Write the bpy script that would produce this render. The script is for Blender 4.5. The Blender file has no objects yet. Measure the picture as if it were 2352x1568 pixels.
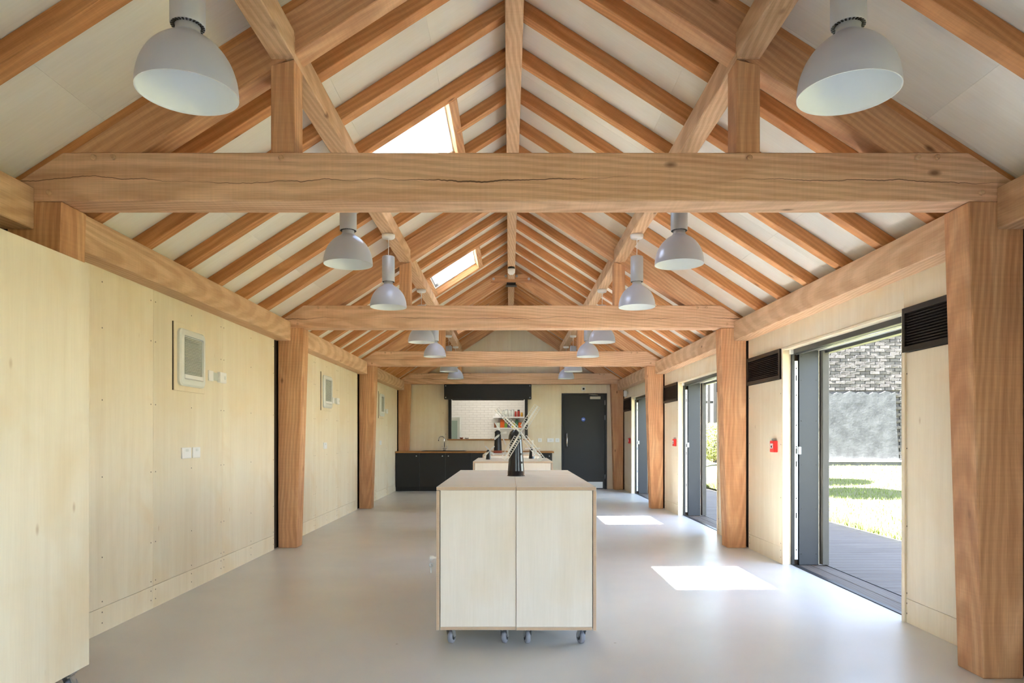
import bpy, bmesh, math, random
from mathutils import Matrix, Vector

random.seed(7)
scene = bpy.context.scene
COL = scene.collection

# ---------------------------------------------------------------- camera, sky, sun, exposure
FPX = 1600.0
cam_data = bpy.data.cameras.new('camera')
cam_data.sensor_width = 36.0
cam_data.lens = FPX / 2352.0 * 36.0
cam_data.shift_x = 6.0 / 2352.0
cam_data.shift_y = 217.0 / 2352.0
cam_data.clip_start = 0.05
cam_data.clip_end = 300
cam = bpy.data.objects.new('camera', cam_data)
cam.location = (-0.03, 0.0, 1.2)
cam.rotation_euler = (math.radians(90), 0, 0)
COL.objects.link(cam)
scene.camera = cam

SUN_DIR = Vector((0.693, 0.06, -1.0)).normalized()
SUN_STRENGTH = 29.0
SKY_STRENGTH = 0.31
world = bpy.data.worlds.new('sky')
scene.world = world
world.use_nodes = True
wn = world.node_tree
wn.nodes.clear()
w_out = wn.nodes.new('ShaderNodeOutputWorld')
w_bg = wn.nodes.new('ShaderNodeBackground')
w_sky = wn.nodes.new('ShaderNodeTexSky')
w_sky.sky_type = 'NISHITA'
w_sky.sun_disc = False
w_sky.sun_elevation = math.radians(55)
w_sky.sun_rotation = math.radians(-95)
w_sky.dust_density = 0.6
w_sky.air_density = 1.0
w_sky.ozone_density = 1.0
w_bg.inputs['Strength'].default_value = SKY_STRENGTH
w_hs = wn.nodes.new('ShaderNodeHueSaturation')
w_hs.inputs['Saturation'].default_value = 0.75
wn.links.new(w_sky.outputs[0], w_hs.inputs['Color'])
wn.links.new(w_hs.outputs[0], w_bg.inputs[0])
wn.links.new(w_bg.outputs[0], w_out.inputs[0])

sun_data = bpy.data.lights.new('sun', 'SUN')
sun_data.energy = SUN_STRENGTH
sun_data.angle = math.radians(0.53)
sun_data.color = (1.0, 0.985, 0.97)
sun = bpy.data.objects.new('sun', sun_data)
sun.rotation_euler = SUN_DIR.to_track_quat('-Z', 'Y').to_euler()
sun.location = (-20, 5, 30)
COL.objects.link(sun)

scene.view_settings.view_transform = 'Standard'
scene.view_settings.look = 'None'
scene.view_settings.gamma = 1.0
scene.view_settings.use_curve_mapping = False
scene.view_settings.exposure = 2.8
scene.cycles.max_bounces = 7
scene.cycles.diffuse_bounces = 5
scene.cycles.glossy_bounces = 4
scene.cycles.sample_clamp_indirect = 6.0
scene.cycles.caustics_reflective = False
scene.cycles.caustics_refractive = False
scene.cycles.use_denoising = True
scene.cycles.use_light_tree = False
scene.cycles.use_adaptive_sampling = True
scene.cycles.adaptive_threshold = 0.2
scene.cycles.adaptive_min_samples = 32

# ---------------------------------------------------------------- material helpers
def srgb(r, g, b):
    f = lambda c: (c / 255 / 12.92) if c / 255 <= 0.04045 else ((c / 255 + 0.055) / 1.055) ** 2.4
    return (f(r), f(g), f(b), 1.0)

class NT:
    def __init__(s, name):
        s.m = bpy.data.materials.new(name)
        s.m.use_nodes = True
        s.t = s.m.node_tree
        s.b = s.t.nodes['Principled BSDF']
        s.out = s.t.nodes['Material Output']
    def n(s, kind, **kw):
        nd = s.t.nodes.new(kind)
        for k, v in kw.items():
            if k in nd.inputs.keys():
                nd.inputs[k].default_value = v
            else:
                setattr(nd, k, v)
        return nd
    def l(s, a, b):
        s.t.links.new(a, b)
    def ramp(s, fac, stops):
        r = s.n('ShaderNodeValToRGB')
        e = r.color_ramp.elements
        while len(e) < len(stops):
            e.new(0.5)
        for el, (p, c) in zip(e, stops):
            el.position = p
            el.color = c
        s.l(fac, r.inputs[0])
        return r.outputs[0]
    def mix(s, fac, a, b, mode='MIX'):
        m = s.n('ShaderNodeMix', data_type='RGBA', blend_type=mode)
        for sock, v in ((m.inputs[0], fac), (m.inputs[6], a), (m.inputs[7], b)):
            if hasattr(v, 'is_output'):
                s.l(v, sock)
            else:
                sock.default_value = v
        return m.outputs[2]
    def math(s, op, a, b=0.0, clamp=False):
        m = s.n('ShaderNodeMath', operation=op)
        m.use_clamp = clamp
        for sock, v in ((m.inputs[0], a), (m.inputs[1], b)):
            if hasattr(v, 'is_output'):
                s.l(v, sock)
            else:
                sock.default_value = v
        return m.outputs[0]
    def coords(s, scale=(1, 1, 1), rnd=40.0):
        tc = s.n('ShaderNodeTexCoord')
        oi = s.n('ShaderNodeObjectInfo')
        mp = s.n('ShaderNodeMapping')
        mp.inputs['Scale'].default_value = scale
        cb = s.n('ShaderNodeCombineXYZ')
        r = s.math('MULTIPLY', oi.outputs['Random'], rnd)
        s.l(r, cb.inputs[0]); s.l(s.math('MULTIPLY', r, 1.7), cb.inputs[1]); s.l(s.math('MULTIPLY', r, 0.6), cb.inputs[2])
        s.l(tc.outputs['Object'], mp.inputs['Vector'])
        s.l(cb.outputs[0], mp.inputs['Location'])
        s.tc, s.oi = tc, oi
        return mp.outputs[0]
    def noise(s, vec, scale, detail=3.0, rough=0.5, dist=0.0):
        n = s.n('ShaderNodeTexNoise', Scale=scale, Detail=detail, Roughness=rough, Distortion=dist)
        s.l(vec, n.inputs['Vector'])
        return n.outputs['Fac']
    def bump(s, h, strength=0.2, dist=0.01):
        b = s.n('ShaderNodeBump', Strength=strength, Distance=dist)
        s.l(h, b.inputs['Height'])
        s.l(b.outputs[0], s.b.inputs['Normal'])
    def done(s, col=None, rough=0.6, metal=0.0, spec=0.5):
        if col is not None:
            if hasattr(col, 'is_output'):
                s.l(col, s.b.inputs['Base Color'])
            else:
                s.b.inputs['Base Color'].default_value = col
        if hasattr(rough, 'is_output'):
            s.l(rough, s.b.inputs['Roughness'])
        else:
            s.b.inputs['Roughness'].default_value = rough
        s.b.inputs['Metallic'].default_value = metal
        s.b.inputs['Specular IOR Level'].default_value = spec
        return s.m

def plain(name, col, rough=0.5, metal=0.0, var=0.06, spec=0.5):
    t = NT(name)
    v = t.coords((1, 1, 1))
    n = t.noise(v, 14.0, 4.0)
    c = t.mix(n, tuple(x * (1 - var) for x in col[:3]) + (1,), tuple(min(1, x * (1 + var)) for x in col[:3]) + (1,))
    t.bump(t.noise(v, 220.0, 2.0), 0.04, 0.002)
    return t.done(c, rough, metal, spec)

def timber(name, dark, mid, light, crack=False, weather=0.0):
    """Sawn softwood. The grain runs along the local X axis of the piece."""
    t = NT(name)
    v = t.coords((0.55, 5.0, 5.0))
    n1 = t.noise(v, 1.6, 5.0, 0.55, 1.0)
    base = t.ramp(n1, [(0.15, dark), (0.5, mid), (0.85, light)])
    # flame-like growth rings
    tc = t.tc
    mp2 = t.n('ShaderNodeMapping'); mp2.inputs['Rotation'].default_value = (0.0, 0.055, 0.085)
    t.l(tc.outputs['Object'], mp2.inputs[0])
    r = t.math('MULTIPLY', t.oi.outputs['Random'], 9.0)
    cb = t.n('ShaderNodeCombineXYZ'); t.l(r, cb.inputs[0]); t.l(t.math('ADD', t.math('MULTIPLY', t.oi.outputs['Random'], 0.2), 0.05), cb.inputs[1]); cb.inputs[2].default_value = 0.09
    t.l(cb.outputs[0], mp2.inputs['Location'])
    w = t.n('ShaderNodeTexWave', wave_type='RINGS', rings_direction='X', Scale=10.0, Distortion=3.2, Detail=1.5)
    w.inputs['Detail Scale'].default_value = 0.3
    t.l(mp2.outputs[0], w.inputs['Vector'])
    ring = t.ramp(w.outputs['Fac'], [(0.25, (0.80, 0.74, 0.68, 1)), (0.85, (1.05, 1.04, 1.03, 1))])
    c = t.mix(0.6, base, ring, 'MULTIPLY')
    # fine fibres
    f = t.n('ShaderNodeMapping'); f.inputs['Scale'].default_value = (3.0, 90.0, 90.0)
    t.l(tc.outputs['Object'], f.inputs[0])
    fib = t.noise(f.outputs[0], 2.0, 3.0, 0.6)
    c = t.mix(0.6, c, t.ramp(fib, [(0.3, (0.78, 0.75, 0.72, 1)), (0.7, (1.10, 1.10, 1.10, 1))]), 'MULTIPLY')
    # saw marks across the grain
    sm = t.n('ShaderNodeMapping'); sm.inputs['Scale'].default_value = (55.0, 1.2, 1.2)
    t.l(tc.outputs['Object'], sm.inputs[0])
    saw = t.noise(sm.outputs[0], 1.3, 2.0, 0.5)
    c = t.mix(0.3, c, t.ramp(saw, [(0.35, (0.86, 0.84, 0.82, 1)), (0.65, (1.05, 1.05, 1.05, 1))]), 'MULTIPLY')
    # knots
    kv = t.n('ShaderNodeMapping'); kv.inputs['Scale'].default_value = (1.5, 3.2, 3.2)
    t.l(tc.outputs['Object'], kv.inputs[0]); t.l(cb.outputs[0], kv.inputs['Location'])
    vo = t.n('ShaderNodeTexVoronoi', Scale=1.6); t.l(kv.outputs[0], vo.inputs['Vector'])
    k = t.ramp(vo.outputs['Distance'], [(0.03, (1, 1, 1, 1)), (0.10, (0, 0, 0, 1))])
    c = t.mix(t.math('MULTIPLY', k, 0.75), c, srgb(92, 54, 30))
    # grey weathering and mill stains with a shape of their own
    st = t.noise(v, 0.9, 5.0, 0.65, 0.4)
    c = t.mix(t.ramp(st, [(0.60, (0, 0, 0, 1)), (0.80, (0.35 + weather,) * 3 + (1,))]), c, srgb(128, 112, 92))
    if weather > 0:
        c = t.mix(weather, c, srgb(150, 128, 100))
    hgt = t.math('ADD', t.math('MULTIPLY', fib, 0.5), t.math('MULTIPLY', saw, 0.5))
    if crack:
        sx = t.n('ShaderNodeSeparateXYZ'); t.l(tc.outputs['Object'], sx.inputs[0])
        m1 = t.n('ShaderNodeCombineXYZ'); t.l(t.math('ADD', sx.outputs[0], r), m1.inputs[0])
        wob = t.noise(m1.outputs[0], 1.1, 6.0, 0.6)
        y = t.math('ADD', sx.outputs[1], t.math('MULTIPLY', t.math('SUBTRACT', wob, 0.5), -0.16))
        dist = t.math('ABSOLUTE', y)
        wid = t.math('MULTIPLY', t.math('SUBTRACT', t.noise(m1.outputs[0], 0.8, 2.0), 0.40, True), 0.016)
        ck = t.math('LESS_THAN', dist, wid)
        c = t.mix(t.math('MULTIPLY', ck, 0.85), c, srgb(60, 34, 20))
        hgt = t.math('SUBTRACT', hgt, t.math('MULTIPLY', ck, 3.0))
    t.bump(hgt, 0.25, 0.004)
    return t.done(c, 0.72, 0, 0.25)

def plywood(name, a, b, blotch, stretch=(9.0, 9.0, 0.5), knots=0.5):
    """Birch ply sheet. The face grain runs along local Z unless another stretch is given."""
    t = NT(name)
    v = t.coords(stretch)
    n = t.noise(v, 1.1, 5.0, 0.55, 0.6)
    c = t.ramp(n, [(0.25, a), (0.75, b)])
    rt = t.math('ADD', t.math('MULTIPLY', t.oi.outputs['Random'], 0.10), 0.93)
    rc = t.n('ShaderNodeCombineColor')
    for i in range(3):
        t.l(rt, rc.inputs[i])
    c = t.mix(1.0, c, rc.outputs[0], 'MULTIPLY')
    mp = t.n('ShaderNodeMapping'); mp.inputs['Scale'].default_value = (1, 1, 1)
    t.l(t.tc.outputs['Object'], mp.inputs[0])
    big = t.noise(mp.outputs[0], 1.6, 3.0, 0.5, 0.8)
    c = t.mix(t.ramp(big, [(0.48, (0, 0, 0, 1)), (0.75, (0.75,) * 3 + (1,))]), c, blotch)
    fs = tuple(x * 11 for x in stretch)
    f = t.n('ShaderNodeMapping'); f.inputs['Scale'].default_value = fs
    t.l(t.tc.outputs['Object'], f.inputs[0])
    fine = t.noise(f.outputs[0], 1.0, 2.0)
    c = t.mix(0.22, c, t.ramp(fine, [(0.3, (0.88, 0.87, 0.84, 1)), (0.7, (1.05, 1.05, 1.05, 1))]), 'MULTIPLY')
    ks = t.n('ShaderNodeMapping')
    ks.inputs['Scale'].default_value = tuple(2.6 if x > 1 else 1.2 for x in stretch)
    t.l(t.tc.outputs['Object'], ks.inputs[0])
    vo = t.n('ShaderNodeTexVoronoi', Scale=1.9); t.l(ks.outputs[0], vo.inputs['Vector'])
    k = t.ramp(vo.outputs['Distance'], [(0.02, (1, 1, 1, 1)), (0.07, (0, 0, 0, 1))])
    c = t.mix(t.math('MULTIPLY', k, knots), c, srgb(176, 142, 98))
    t.bump(fine, 0.06, 0.002)
    return t.done(c, 0.55, 0, 0.35)

M = {}
M['timber'] = timber('douglas_fir', srgb(178, 124, 88), srgb(209, 160, 119), srgb(228, 188, 149))
M['tie'] = timber('douglas_fir_checked', srgb(200, 153, 120), srgb(225, 185, 152), srgb(237, 204, 174), crack=True)
M['plate'] = timber('douglas_fir_weathered', srgb(195, 153, 118), srgb(217, 180, 145), srgb(232, 201, 169), weather=0.10)
M['rafter'] = timber('rafter_fir', srgb(176, 113, 66), srgb(204, 145, 94), srgb(220, 169, 119))
M['ply'] = plywood('birch_ply', srgb(230, 216, 191), srgb(241, 230, 208), srgb(226, 204, 168))
M['ply_ceiling'] = plywood('ceiling_ply', srgb(242, 236, 224), srgb(248, 244, 235), srgb(238, 228, 210), (0.5, 8.0, 8.0), 0.25)
M['ply_cab'] = plywood('cabinet_ply', srgb(236, 226, 214), srgb(243, 235, 226), srgb(232, 216, 194))
M['ply_top'] = plywood('cabinet_top_ply', srgb(243, 239, 228), srgb(249, 247, 238), srgb(238, 230, 212), (0.6, 8.0, 8.0), 0.2)

def ply_edge():
    t = NT('ply_edge')
    v = t.coords((1, 1, 1), 0)
    n = t.noise(v, 30.0, 3.0)
    w = t.n('ShaderNodeTexWave', wave_type='BANDS', bands_direction='Z', Scale=70.0, Distortion=0.4)
    t.l(v, w.inputs['Vector'])
    c = t.mix(w.outputs['Fac'], srgb(196, 168, 142), srgb(214, 190, 164))
    c = t.mix(t.math('MULTIPLY', n, 0.35), c, srgb(172, 136, 108))
    return t.done(c, 0.7)
M['ply_edge'] = ply_edge()

def resin_floor():
    t = NT('resin_floor')
    v = t.coords((1, 1, 1), 0)
    n = t.noise(v, 0.7, 4.0, 0.55, 0.3)
    c = t.ramp(n, [(0.3, srgb(206, 206, 205)), (0.7, srgb(216, 216, 215))])
    sp = t.noise(v, 160.0, 2.0)
    c = t.mix(0.12, c, t.ramp(sp, [(0.35, (0.85, 0.85, 0.85, 1)), (0.65, (1.05, 1.05, 1.05, 1))]), 'MULTIPLY')
    vo = t.n('ShaderNodeTexVoronoi', Scale=2.3); t.l(v, vo.inputs['Vector'])
    c = t.mix(t.ramp(vo.outputs['Distance'], [(0.012, (0.55,) * 3 + (1,)), (0.022, (0, 0, 0, 1))]), c, srgb(120, 112, 102))
    rg = t.ramp(t.noise(v, 3.0, 3.0), [(0.3, (0.30,) * 3 + (1,)), (0.7, (0.40,) * 3 + (1,))])
    t.bump(t.noise(v, 5.0, 2.0), 0.03, 0.01)
    return t.done(c, rg, 0, 0.5)
M['floor'] = resin_floor()
M['shade'] = plain('lamp_grey', srgb(192, 197, 216), 0.3, 0.1, 0.02)
M['lamp_body'] = plain('lamp_body_grey', srgb(190, 193, 202), 0.42, 0.2, 0.02)
M['reflector'] = plain('lamp_white', srgb(240, 243, 246), 0.35, 0, 0.01)
M['white'] = plain('white_plastic', srgb(240, 240, 240), 0.35, 0, 0.02)
M['white_metal'] = plain('white_metal', srgb(236, 240, 242), 0.3, 0.0, 0.02)
M['offwhite'] = plain('cassette_white', srgb(224, 227, 224), 0.35, 0, 0.02)
M['grille_dark'] = plain('grille_backing', srgb(120, 124, 120), 0.6)
M['louver_grey'] = plain('louver_grey', srgb(196, 200, 192), 0.45)
M['black'] = plain('black_laminate', srgb(20, 20, 21), 0.42, 0, 0.1)
M['black_metal'] = plain('black_metal', srgb(30, 28, 27), 0.38, 0.3, 0.1)
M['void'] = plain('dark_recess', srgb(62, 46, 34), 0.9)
M['steel_grey'] = plain('grey_cladding', srgb(43, 46, 53), 0.4, 0.1, 0.05)
M['frame_dark'] = plain('dark_frame', srgb(42, 42, 44), 0.4, 0.3, 0.06)
M['leaf_dark'] = plain('weathered_leaf', srgb(84, 80, 74), 0.7, 0, 0.15)
M['door_grey'] = plain('door_charcoal', srgb(30, 31, 33), 0.5, 0, 0.05)
M['chrome'] = plain('chrome', srgb(210, 212, 215), 0.16, 1.0, 0.01)
M['steel'] = plain('brushed_steel', srgb(196, 198, 200), 0.3, 0.9, 0.03)
M['screw'] = plain('screw_heads', srgb(120, 108, 92), 0.5, 0.4)
M['red'] = plain('red_plastic', srgb(206, 40, 36), 0.4)
M['blue'] = plain('blue_sign', srgb(60, 96, 190), 0.4)
M['wheel'] = plain('grey_rubber', srgb(148, 150, 162), 0.55)
M['worktop'] = timber('oak_worktop', srgb(150, 104, 60), srgb(176, 128, 80), srgb(196, 150, 100))
M['sail'] = plain('white_sail', srgb(232, 230, 226), 0.5)
M['mill_black'] = plain('mill_black', srgb(34, 33, 38), 0.22, 0, 0.08)
M['brick_red'] = plain('red_brown_clay', srgb(150, 74, 52), 0.7)
M['tile'] = plain('white_tile', srgb(240, 238, 234), 0.18, 0, 0.01)
M['grout'] = plain('grout', srgb(216, 212, 206), 0.8)
M['plaster_white'] = plain('white_paint', srgb(236, 234, 228), 0.7, 0, 0.02)
M['soffit'] = plain('white_soffit', srgb(222, 224, 216), 0.6)
M['deck'] = timber('grey_deck', srgb(90, 82, 75), srgb(105, 97, 90), srgb(118, 111, 104))
M['roofing'] = plain('roof_deck', srgb(120, 112, 100), 0.8)

def lawn_mat():
    t = NT('lawn')
    v = t.coords((1, 1, 1), 0)
    n = t.noise(v, 1.2, 5.0)
    f = t.noise(v, 45.0, 4.0, 0.7)
    c = t.mix(n, srgb(88, 84, 58), srgb(104, 99, 72))
    c = t.mix(t.ramp(f, [(0.35, (0, 0, 0, 1)), (0.7, (0.6,) * 3 + (1,))]), c, srgb(112, 118, 80))
    t.bump(f, 0.8, 0.03)
    return t.done(c, 0.9, 0, 0.1)
M['lawn'] = lawn_mat()
M['grass'] = plain('grass_blade', srgb(108, 118, 64), 0.8, 0, 0.25, 0.1)

def brick_mat(name, lo, hi, dirt, bs=0.9):
    t = NT(name)
    v = t.coords((1, 1, 1), 60)
    n = t.noise(v, 3.0, 6.0, 0.65)
    c = t.ramp(n, [(0.3, lo), (0.7, hi)])
    c = t.mix(t.math('MULTIPLY', t.oi.outputs['Random'], 0.5), c, dirt)
    t.bump(t.noise(v, 18.0 if bs > 0.5 else 4.0, 6.0, 0.7), bs, 0.04)
    return t.done(c, 0.9, 0, 0.15)
M['brick'] = brick_mat('old_brick', srgb(60, 57, 56), srgb(94, 91, 88), srgb(76, 72, 70))
M['mortar'] = brick_mat('mortar', srgb(66, 64, 63), srgb(92, 89, 87), srgb(78, 75, 73))
M['render'] = brick_mat('cement_render', srgb(50, 51, 52), srgb(84, 85, 86), srgb(66, 67, 68), 0.3)
M['bark'] = plain('bark', srgb(92, 74, 56), 0.9, 0, 0.2)
M['leaf'] = plain('leaf', srgb(96, 128, 52), 0.7, 0, 0.25)
M['leaf_pale'] = plain('pale_leaf', srgb(150, 154, 100), 0.7, 0, 0.2)
M['paling'] = plain('grey_paling', srgb(54, 51, 48), 0.85, 0, 0.15)

def glass_mat():
    t = NT('clear_glass')
    tr = t.n('ShaderNodeBsdfTransparent')
    tr.inputs[0].default_value = (0.96, 0.98, 0.97, 1)
    gl = t.n('ShaderNodeBsdfGlossy', Roughness=0.02)
    mx = t.n('ShaderNodeMixShader')
    mx.inputs[0].default_value = 0.05
    t.l(tr.outputs[0], mx.inputs[1]); t.l(gl.outputs[0], mx.inputs[2])
    t.l(mx.outputs[0], t.out.inputs[0])
    return t.m
M['glass'] = glass_mat()
M['fridge_glass'] = plain('greenish_glass', srgb(168, 186, 176), 0.12, 0, 0.03)

def lum_mat(name, col, strength):
    t = NT(name)
    t.b.inputs['Emission Color'].default_value = col
    t.b.inputs['Emission Strength'].default_value = strength
    return t.done(col, 0.5)
M['kitchen_fill_glow'] = lum_mat('kitchen_fill_glow', (1.0, 0.93, 0.82, 1), 3.6)  # glow of the lamp added to brighten the kitchen

# ---------------------------------------------------------------- mesh helpers
class MB:
    def __init__(s):
        s.v, s.f, s.mi, s.sm = [], [], [], []
    def add(s, verts, faces, mi=0, smooth=False):
        o = len(s.v)
        s.v += [tuple(p) for p in verts]
        for f in faces:
            s.f.append(tuple(i + o for i in f)); s.mi.append(mi); s.sm.append(smooth)
        return s
    def box(s, x0, x1, y0, y1, z0, z1, mi=0, mats=None):
        v = [(x0, y0, z0), (x1, y0, z0), (x1, y1, z0), (x0, y1, z0), (x0, y0, z1), (x1, y0, z1), (x1, y1, z1), (x0, y1, z1)]
        f = [(0, 3, 2, 1), (4, 5, 6, 7), (0, 1, 5, 4), (2, 3, 7, 6), (1, 2, 6, 5), (3, 0, 4, 7)]  # -z +z -y +y +x -x
        o = len(s.v); s.v += v
        for k, q in enumerate(f):
            s.f.append(tuple(i + o for i in q)); s.mi.append(mats[k] if mats else mi); s.sm.append(False)
        return s
    def prism(s, pts, z0, z1, mi=0):
        n = len(pts)
        area = sum(pts[i][0] * pts[(i + 1) % n][1] - pts[(i + 1) % n][0] * pts[i][1] for i in range(n))
        if area < 0:
            pts = list(reversed(pts))
        v = [(x, y, z0) for x, y in pts] + [(x, y, z1) for x, y in pts]
        f = [tuple(reversed(range(n))), tuple(range(n, 2 * n))]
        f += [(i, (i + 1) % n, (i + 1) % n + n, i + n) for i in range(n)]
        return s.add(v, f, mi)
    def lathe(s, prof, seg=32, mi=0, c=(0, 0, 0), smooth=True, cap=False):
        v, f = [], []
        for r, z in prof:
            for k in range(seg):
                a = 2 * math.pi * k / seg
                v.append((c[0] + r * math.cos(a), c[1] + r * math.sin(a), c[2] + z))
        for j in range(len(prof) - 1):
            for k in range(seg):
                k2 = (k + 1) % seg
                f.append((j * seg + k, j * seg + k2, (j + 1) * seg + k2, (j + 1) * seg + k))
        s.add(v, f, mi, smooth)
        if cap:
            o = len(s.v) - len(v)
            s.f.append(tuple(o + k for k in reversed(range(seg)))); s.mi.append(mi); s.sm.append(False)
            s.f.append(tuple(o + (len(prof) - 1) * seg + k for k in range(seg))); s.mi.append(mi); s.sm.append(False)
        return s
    def tube(s, path, r, seg=10, mi=0):
        path = [Vector(p) for p in path]
        v, f = [], []
        for i, p in enumerate(path):
            d = (path[min(i + 1, len(path) - 1)] - path[max(i - 1, 0)]).normalized()
            a = d.cross(Vector((0, 0, 1)))
            if a.length < 0.05:
                a = d.cross(Vector((0, 1, 0)))
            a.normalize(); b = d.cross(a)
            rr = r[i] if isinstance(r, (list, tuple)) else r
            for k in range(seg):
                t = 2 * math.pi * k / seg
                v.append(p + a * rr * math.cos(t) + b * rr * math.sin(t))
        for j in range(len(path) - 1):
            for k in range(seg):
                k2 = (k + 1) % seg
                f.append((j * seg + k, (j + 1) * seg + k, (j + 1) * seg + k2, j * seg + k2))
        f.append(tuple(range(seg))); f.append(tuple(reversed(range((len(path) - 1) * seg, len(path) * seg))))
        return s.add(v, f, mi, True)
    def mesh(s, name, mats, bevel=0.0):
        me = bpy.data.meshes.new(name)
        me.from_pydata(s.v, [], s.f)
        for m in (mats if isinstance(mats, (list, tuple)) else [mats]):
            me.materials.append(M[m] if isinstance(m, str) else m)
        me.polygons.foreach_set('material_index', s.mi)
        me.polygons.foreach_set('use_smooth', s.sm)
        if bevel > 0:
            bm = bmesh.new(); bm.from_mesh(me)
            bmesh.ops.recalc_face_normals(bm, faces=bm.faces)
            bmesh.ops.bevel(bm, geom=list(bm.edges), offset=bevel, segments=1, affect='EDGES', clamp_overlap=True)
            bm.to_mesh(me); bm.free()
        me.update()
        return me

WM = {}
def T(x, y, z):
    return Matrix.Translation((x, y, z))
I4 = Matrix.Identity(4)
def put(name, me, Mw=I4, parent=None):
    o = bpy.data.objects.new(name, me)
    COL.objects.link(o)
    if parent is not None:
        o.parent = parent
        o.matrix_basis = WM[parent.name].inverted() @ Mw
    else:
        o.matrix_basis = Mw
    WM[o.name] = Mw
    return o
def part(name, mb, mats, parent, Mw=None, bevel=0.0):
    return put(name, mb.mesh(name, mats, bevel), WM[parent.name] if Mw is None else Mw, parent)
def thing(name, label, cat, loc=(0, 0, 0), rz=0.0, group=None):
    o = put(name, None, T(*loc) @ Matrix.Rotation(rz, 4, 'Z'))
    o.empty_display_size = 0.1
    return tag(o, label, cat, group)
def tag(o, label, cat, group=None):
    o['label'] = label; o['category'] = cat
    if group:
        o['group'] = group
    return o
def struct(name, mb, mats, label, Mw=I4, cat=None, bevel=0.0):
    o = put(name, mb.mesh(name, mats, bevel) if mb else None, Mw)
    o['kind'] = 'structure'; o['label'] = label
    o['category'] = cat or name.split('_')[0]
    return o
def copy_tree(src, Mw, parent=None):
    o = src.copy(); COL.objects.link(o)
    o.parent = parent
    if parent is None:
        o.matrix_basis = Mw
    WM[o.name] = Mw
    for ch in list(src.children):
        copy_tree(ch, Mw @ ch.matrix_basis, o)
    return o
def frame_xz(ang):
    """Local X points along (cos, 0, sin), local Y is its left normal in the XZ plane, local Z is -Y."""
    c, s = math.cos(ang), math.sin(ang)
    return Matrix(((c, -s, 0, 0), (0, 0, -1, 0), (s, c, 0, 0), (0, 0, 0, 1)))
def prism_xz_mesh(name, pts, thick, ang, mats, bevel=0.004):
    """Mesh of an XZ outline, thick along +Y, with its grain along ang; returns mesh and its matrix for Y = 0."""
    F = frame_xz(ang)
    cx = sum(p[0] for p in pts) / len(pts); cz = sum(p[1] for p in pts) / len(pts)
    Mw = T(cx, 0, cz) @ F
    inv = Mw.inverted()
    loc = [(inv @ Vector((x, 0, z))) for x, z in pts]
    me = MB().prism([(q.x, q.y) for q in loc], -thick, 0).mesh(name, mats, bevel)
    return me, Mw
def prism_xz(name, pts, y0, y1, ang, mats, parent, bevel=0.004):
    me, Mw = prism_xz_mesh(name, pts, y1 - y0, ang, mats, bevel)
    return put(name, me, T(0, y0, 0) @ Mw, parent)
def beam_y(name, x0, x1, y0, y1, z0, z1, mats, parent, bevel=0.005):
    """A beam running along the hall: local X is world Y."""
    Mw = T((x0 + x1) / 2, y0, (z0 + z1) / 2) @ Matrix.Rotation(math.pi / 2, 4, 'Z')
    L, w, h = y1 - y0, x1 - x0, z1 - z0
    return put(name, MB().box(0, L, -w / 2, w / 2, -h / 2, h / 2).mesh(name, mats, bevel), Mw, parent)

# ---------------------------------------------------------------- dimensions
T0, BAY = 3.44, 4.03
TR = [T0 + BAY * i for i in range(4)]          # four trusses
YB, YF = -0.85, 15.75                           # rear and far wall faces
XL, XR = -2.515, 2.527                          # wall panel faces
RZ, PITCH = 4.08, 0.643                         # ply ridge height and slope
ANG = math.atan(PITCH)
zply = lambda x: RZ - PITCH * abs(x)
BAYS = [T0 + BAY * k for k in (-1, 0, 1, 2)]
BAYS_V = BAYS[1:]
SKY_A0, SKY_A1, SKY_Y0, SKY_Y1 = 0.535, 1.115, 1.80, 2.75
DOOR_Y0, DOOR_Y1, DOOR_Z = 1.076, 3.085, 2.02
PLATE_IN, PLATE_Z0, PLATE_Z1 = 2.375, 2.22, 2.425

# ---------------------------------------------------------------- floor
flo = struct('floor', MB().box(-2.6, 2.60, YB - 0.1, 18.2, -0.12, 0.0), 'floor', 'pale grey poured resin floor of the hall', cat='floor')

# ---------------------------------------------------------------- walls
def wall_profile(s):
    xi, xo = (2.545 if s > 0 else 2.535), 2.88
    return [(s * xi, 0), (s * xo, 0), (s * xo, zply(xo)), (s * xi, zply(xi))]

mb = MB()
xi, xo = -2.535, -2.88
F0 = frame_xz(0)
struct('wall_left', MB().prism(wall_profile(-1), -YF - 0.15, -(YB - 0.1)), 'void', 'long plywood-lined wall with cassettes and sockets', F0, 'wall')
wl = bpy.data.objects['wall_left']

def quad_prism(mb, pts, y0, y1):
    """XZ outline through Y, added in world axes."""
    n = len(pts)
    area = sum(pts[i][0] * pts[(i + 1) % n][1] - pts[(i + 1) % n][0] * pts[i][1] for i in range(n))
    if area < 0:
        pts = list(reversed(pts))
    v = [(x, y0, z) for x, z in pts] + [(x, y1, z) for x, z in pts]
    f = [tuple(range(n)), tuple(reversed(range(n, 2 * n)))]
    f += [(i, i + n, (i + 1) % n + n, (i + 1) % n) for i in range(n)]
    mb.add(v, f)

mb = MB()
ys = [YB - 0.1]
for b in BAYS:
    ys += [b + DOOR_Y0, b + DOOR_Y1]
ys.append(YF + 0.15)
for k in range(0, len(ys), 2):
    quad_prism(mb, wall_profile(1), ys[k], ys[k + 1])
for b in BAYS:
    quad_prism(mb, [(2.545, DOOR_Z + 0.02), (2.88, DOOR_Z + 0.02), (2.88, zply(2.88)), (2.545, zply(2.545))], b + DOOR_Y0, b + DOOR_Y1)
wr = struct('wall_right', mb, 'void', 'long plywood-lined wall with open doorways and black louvres', cat='wall')

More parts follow.
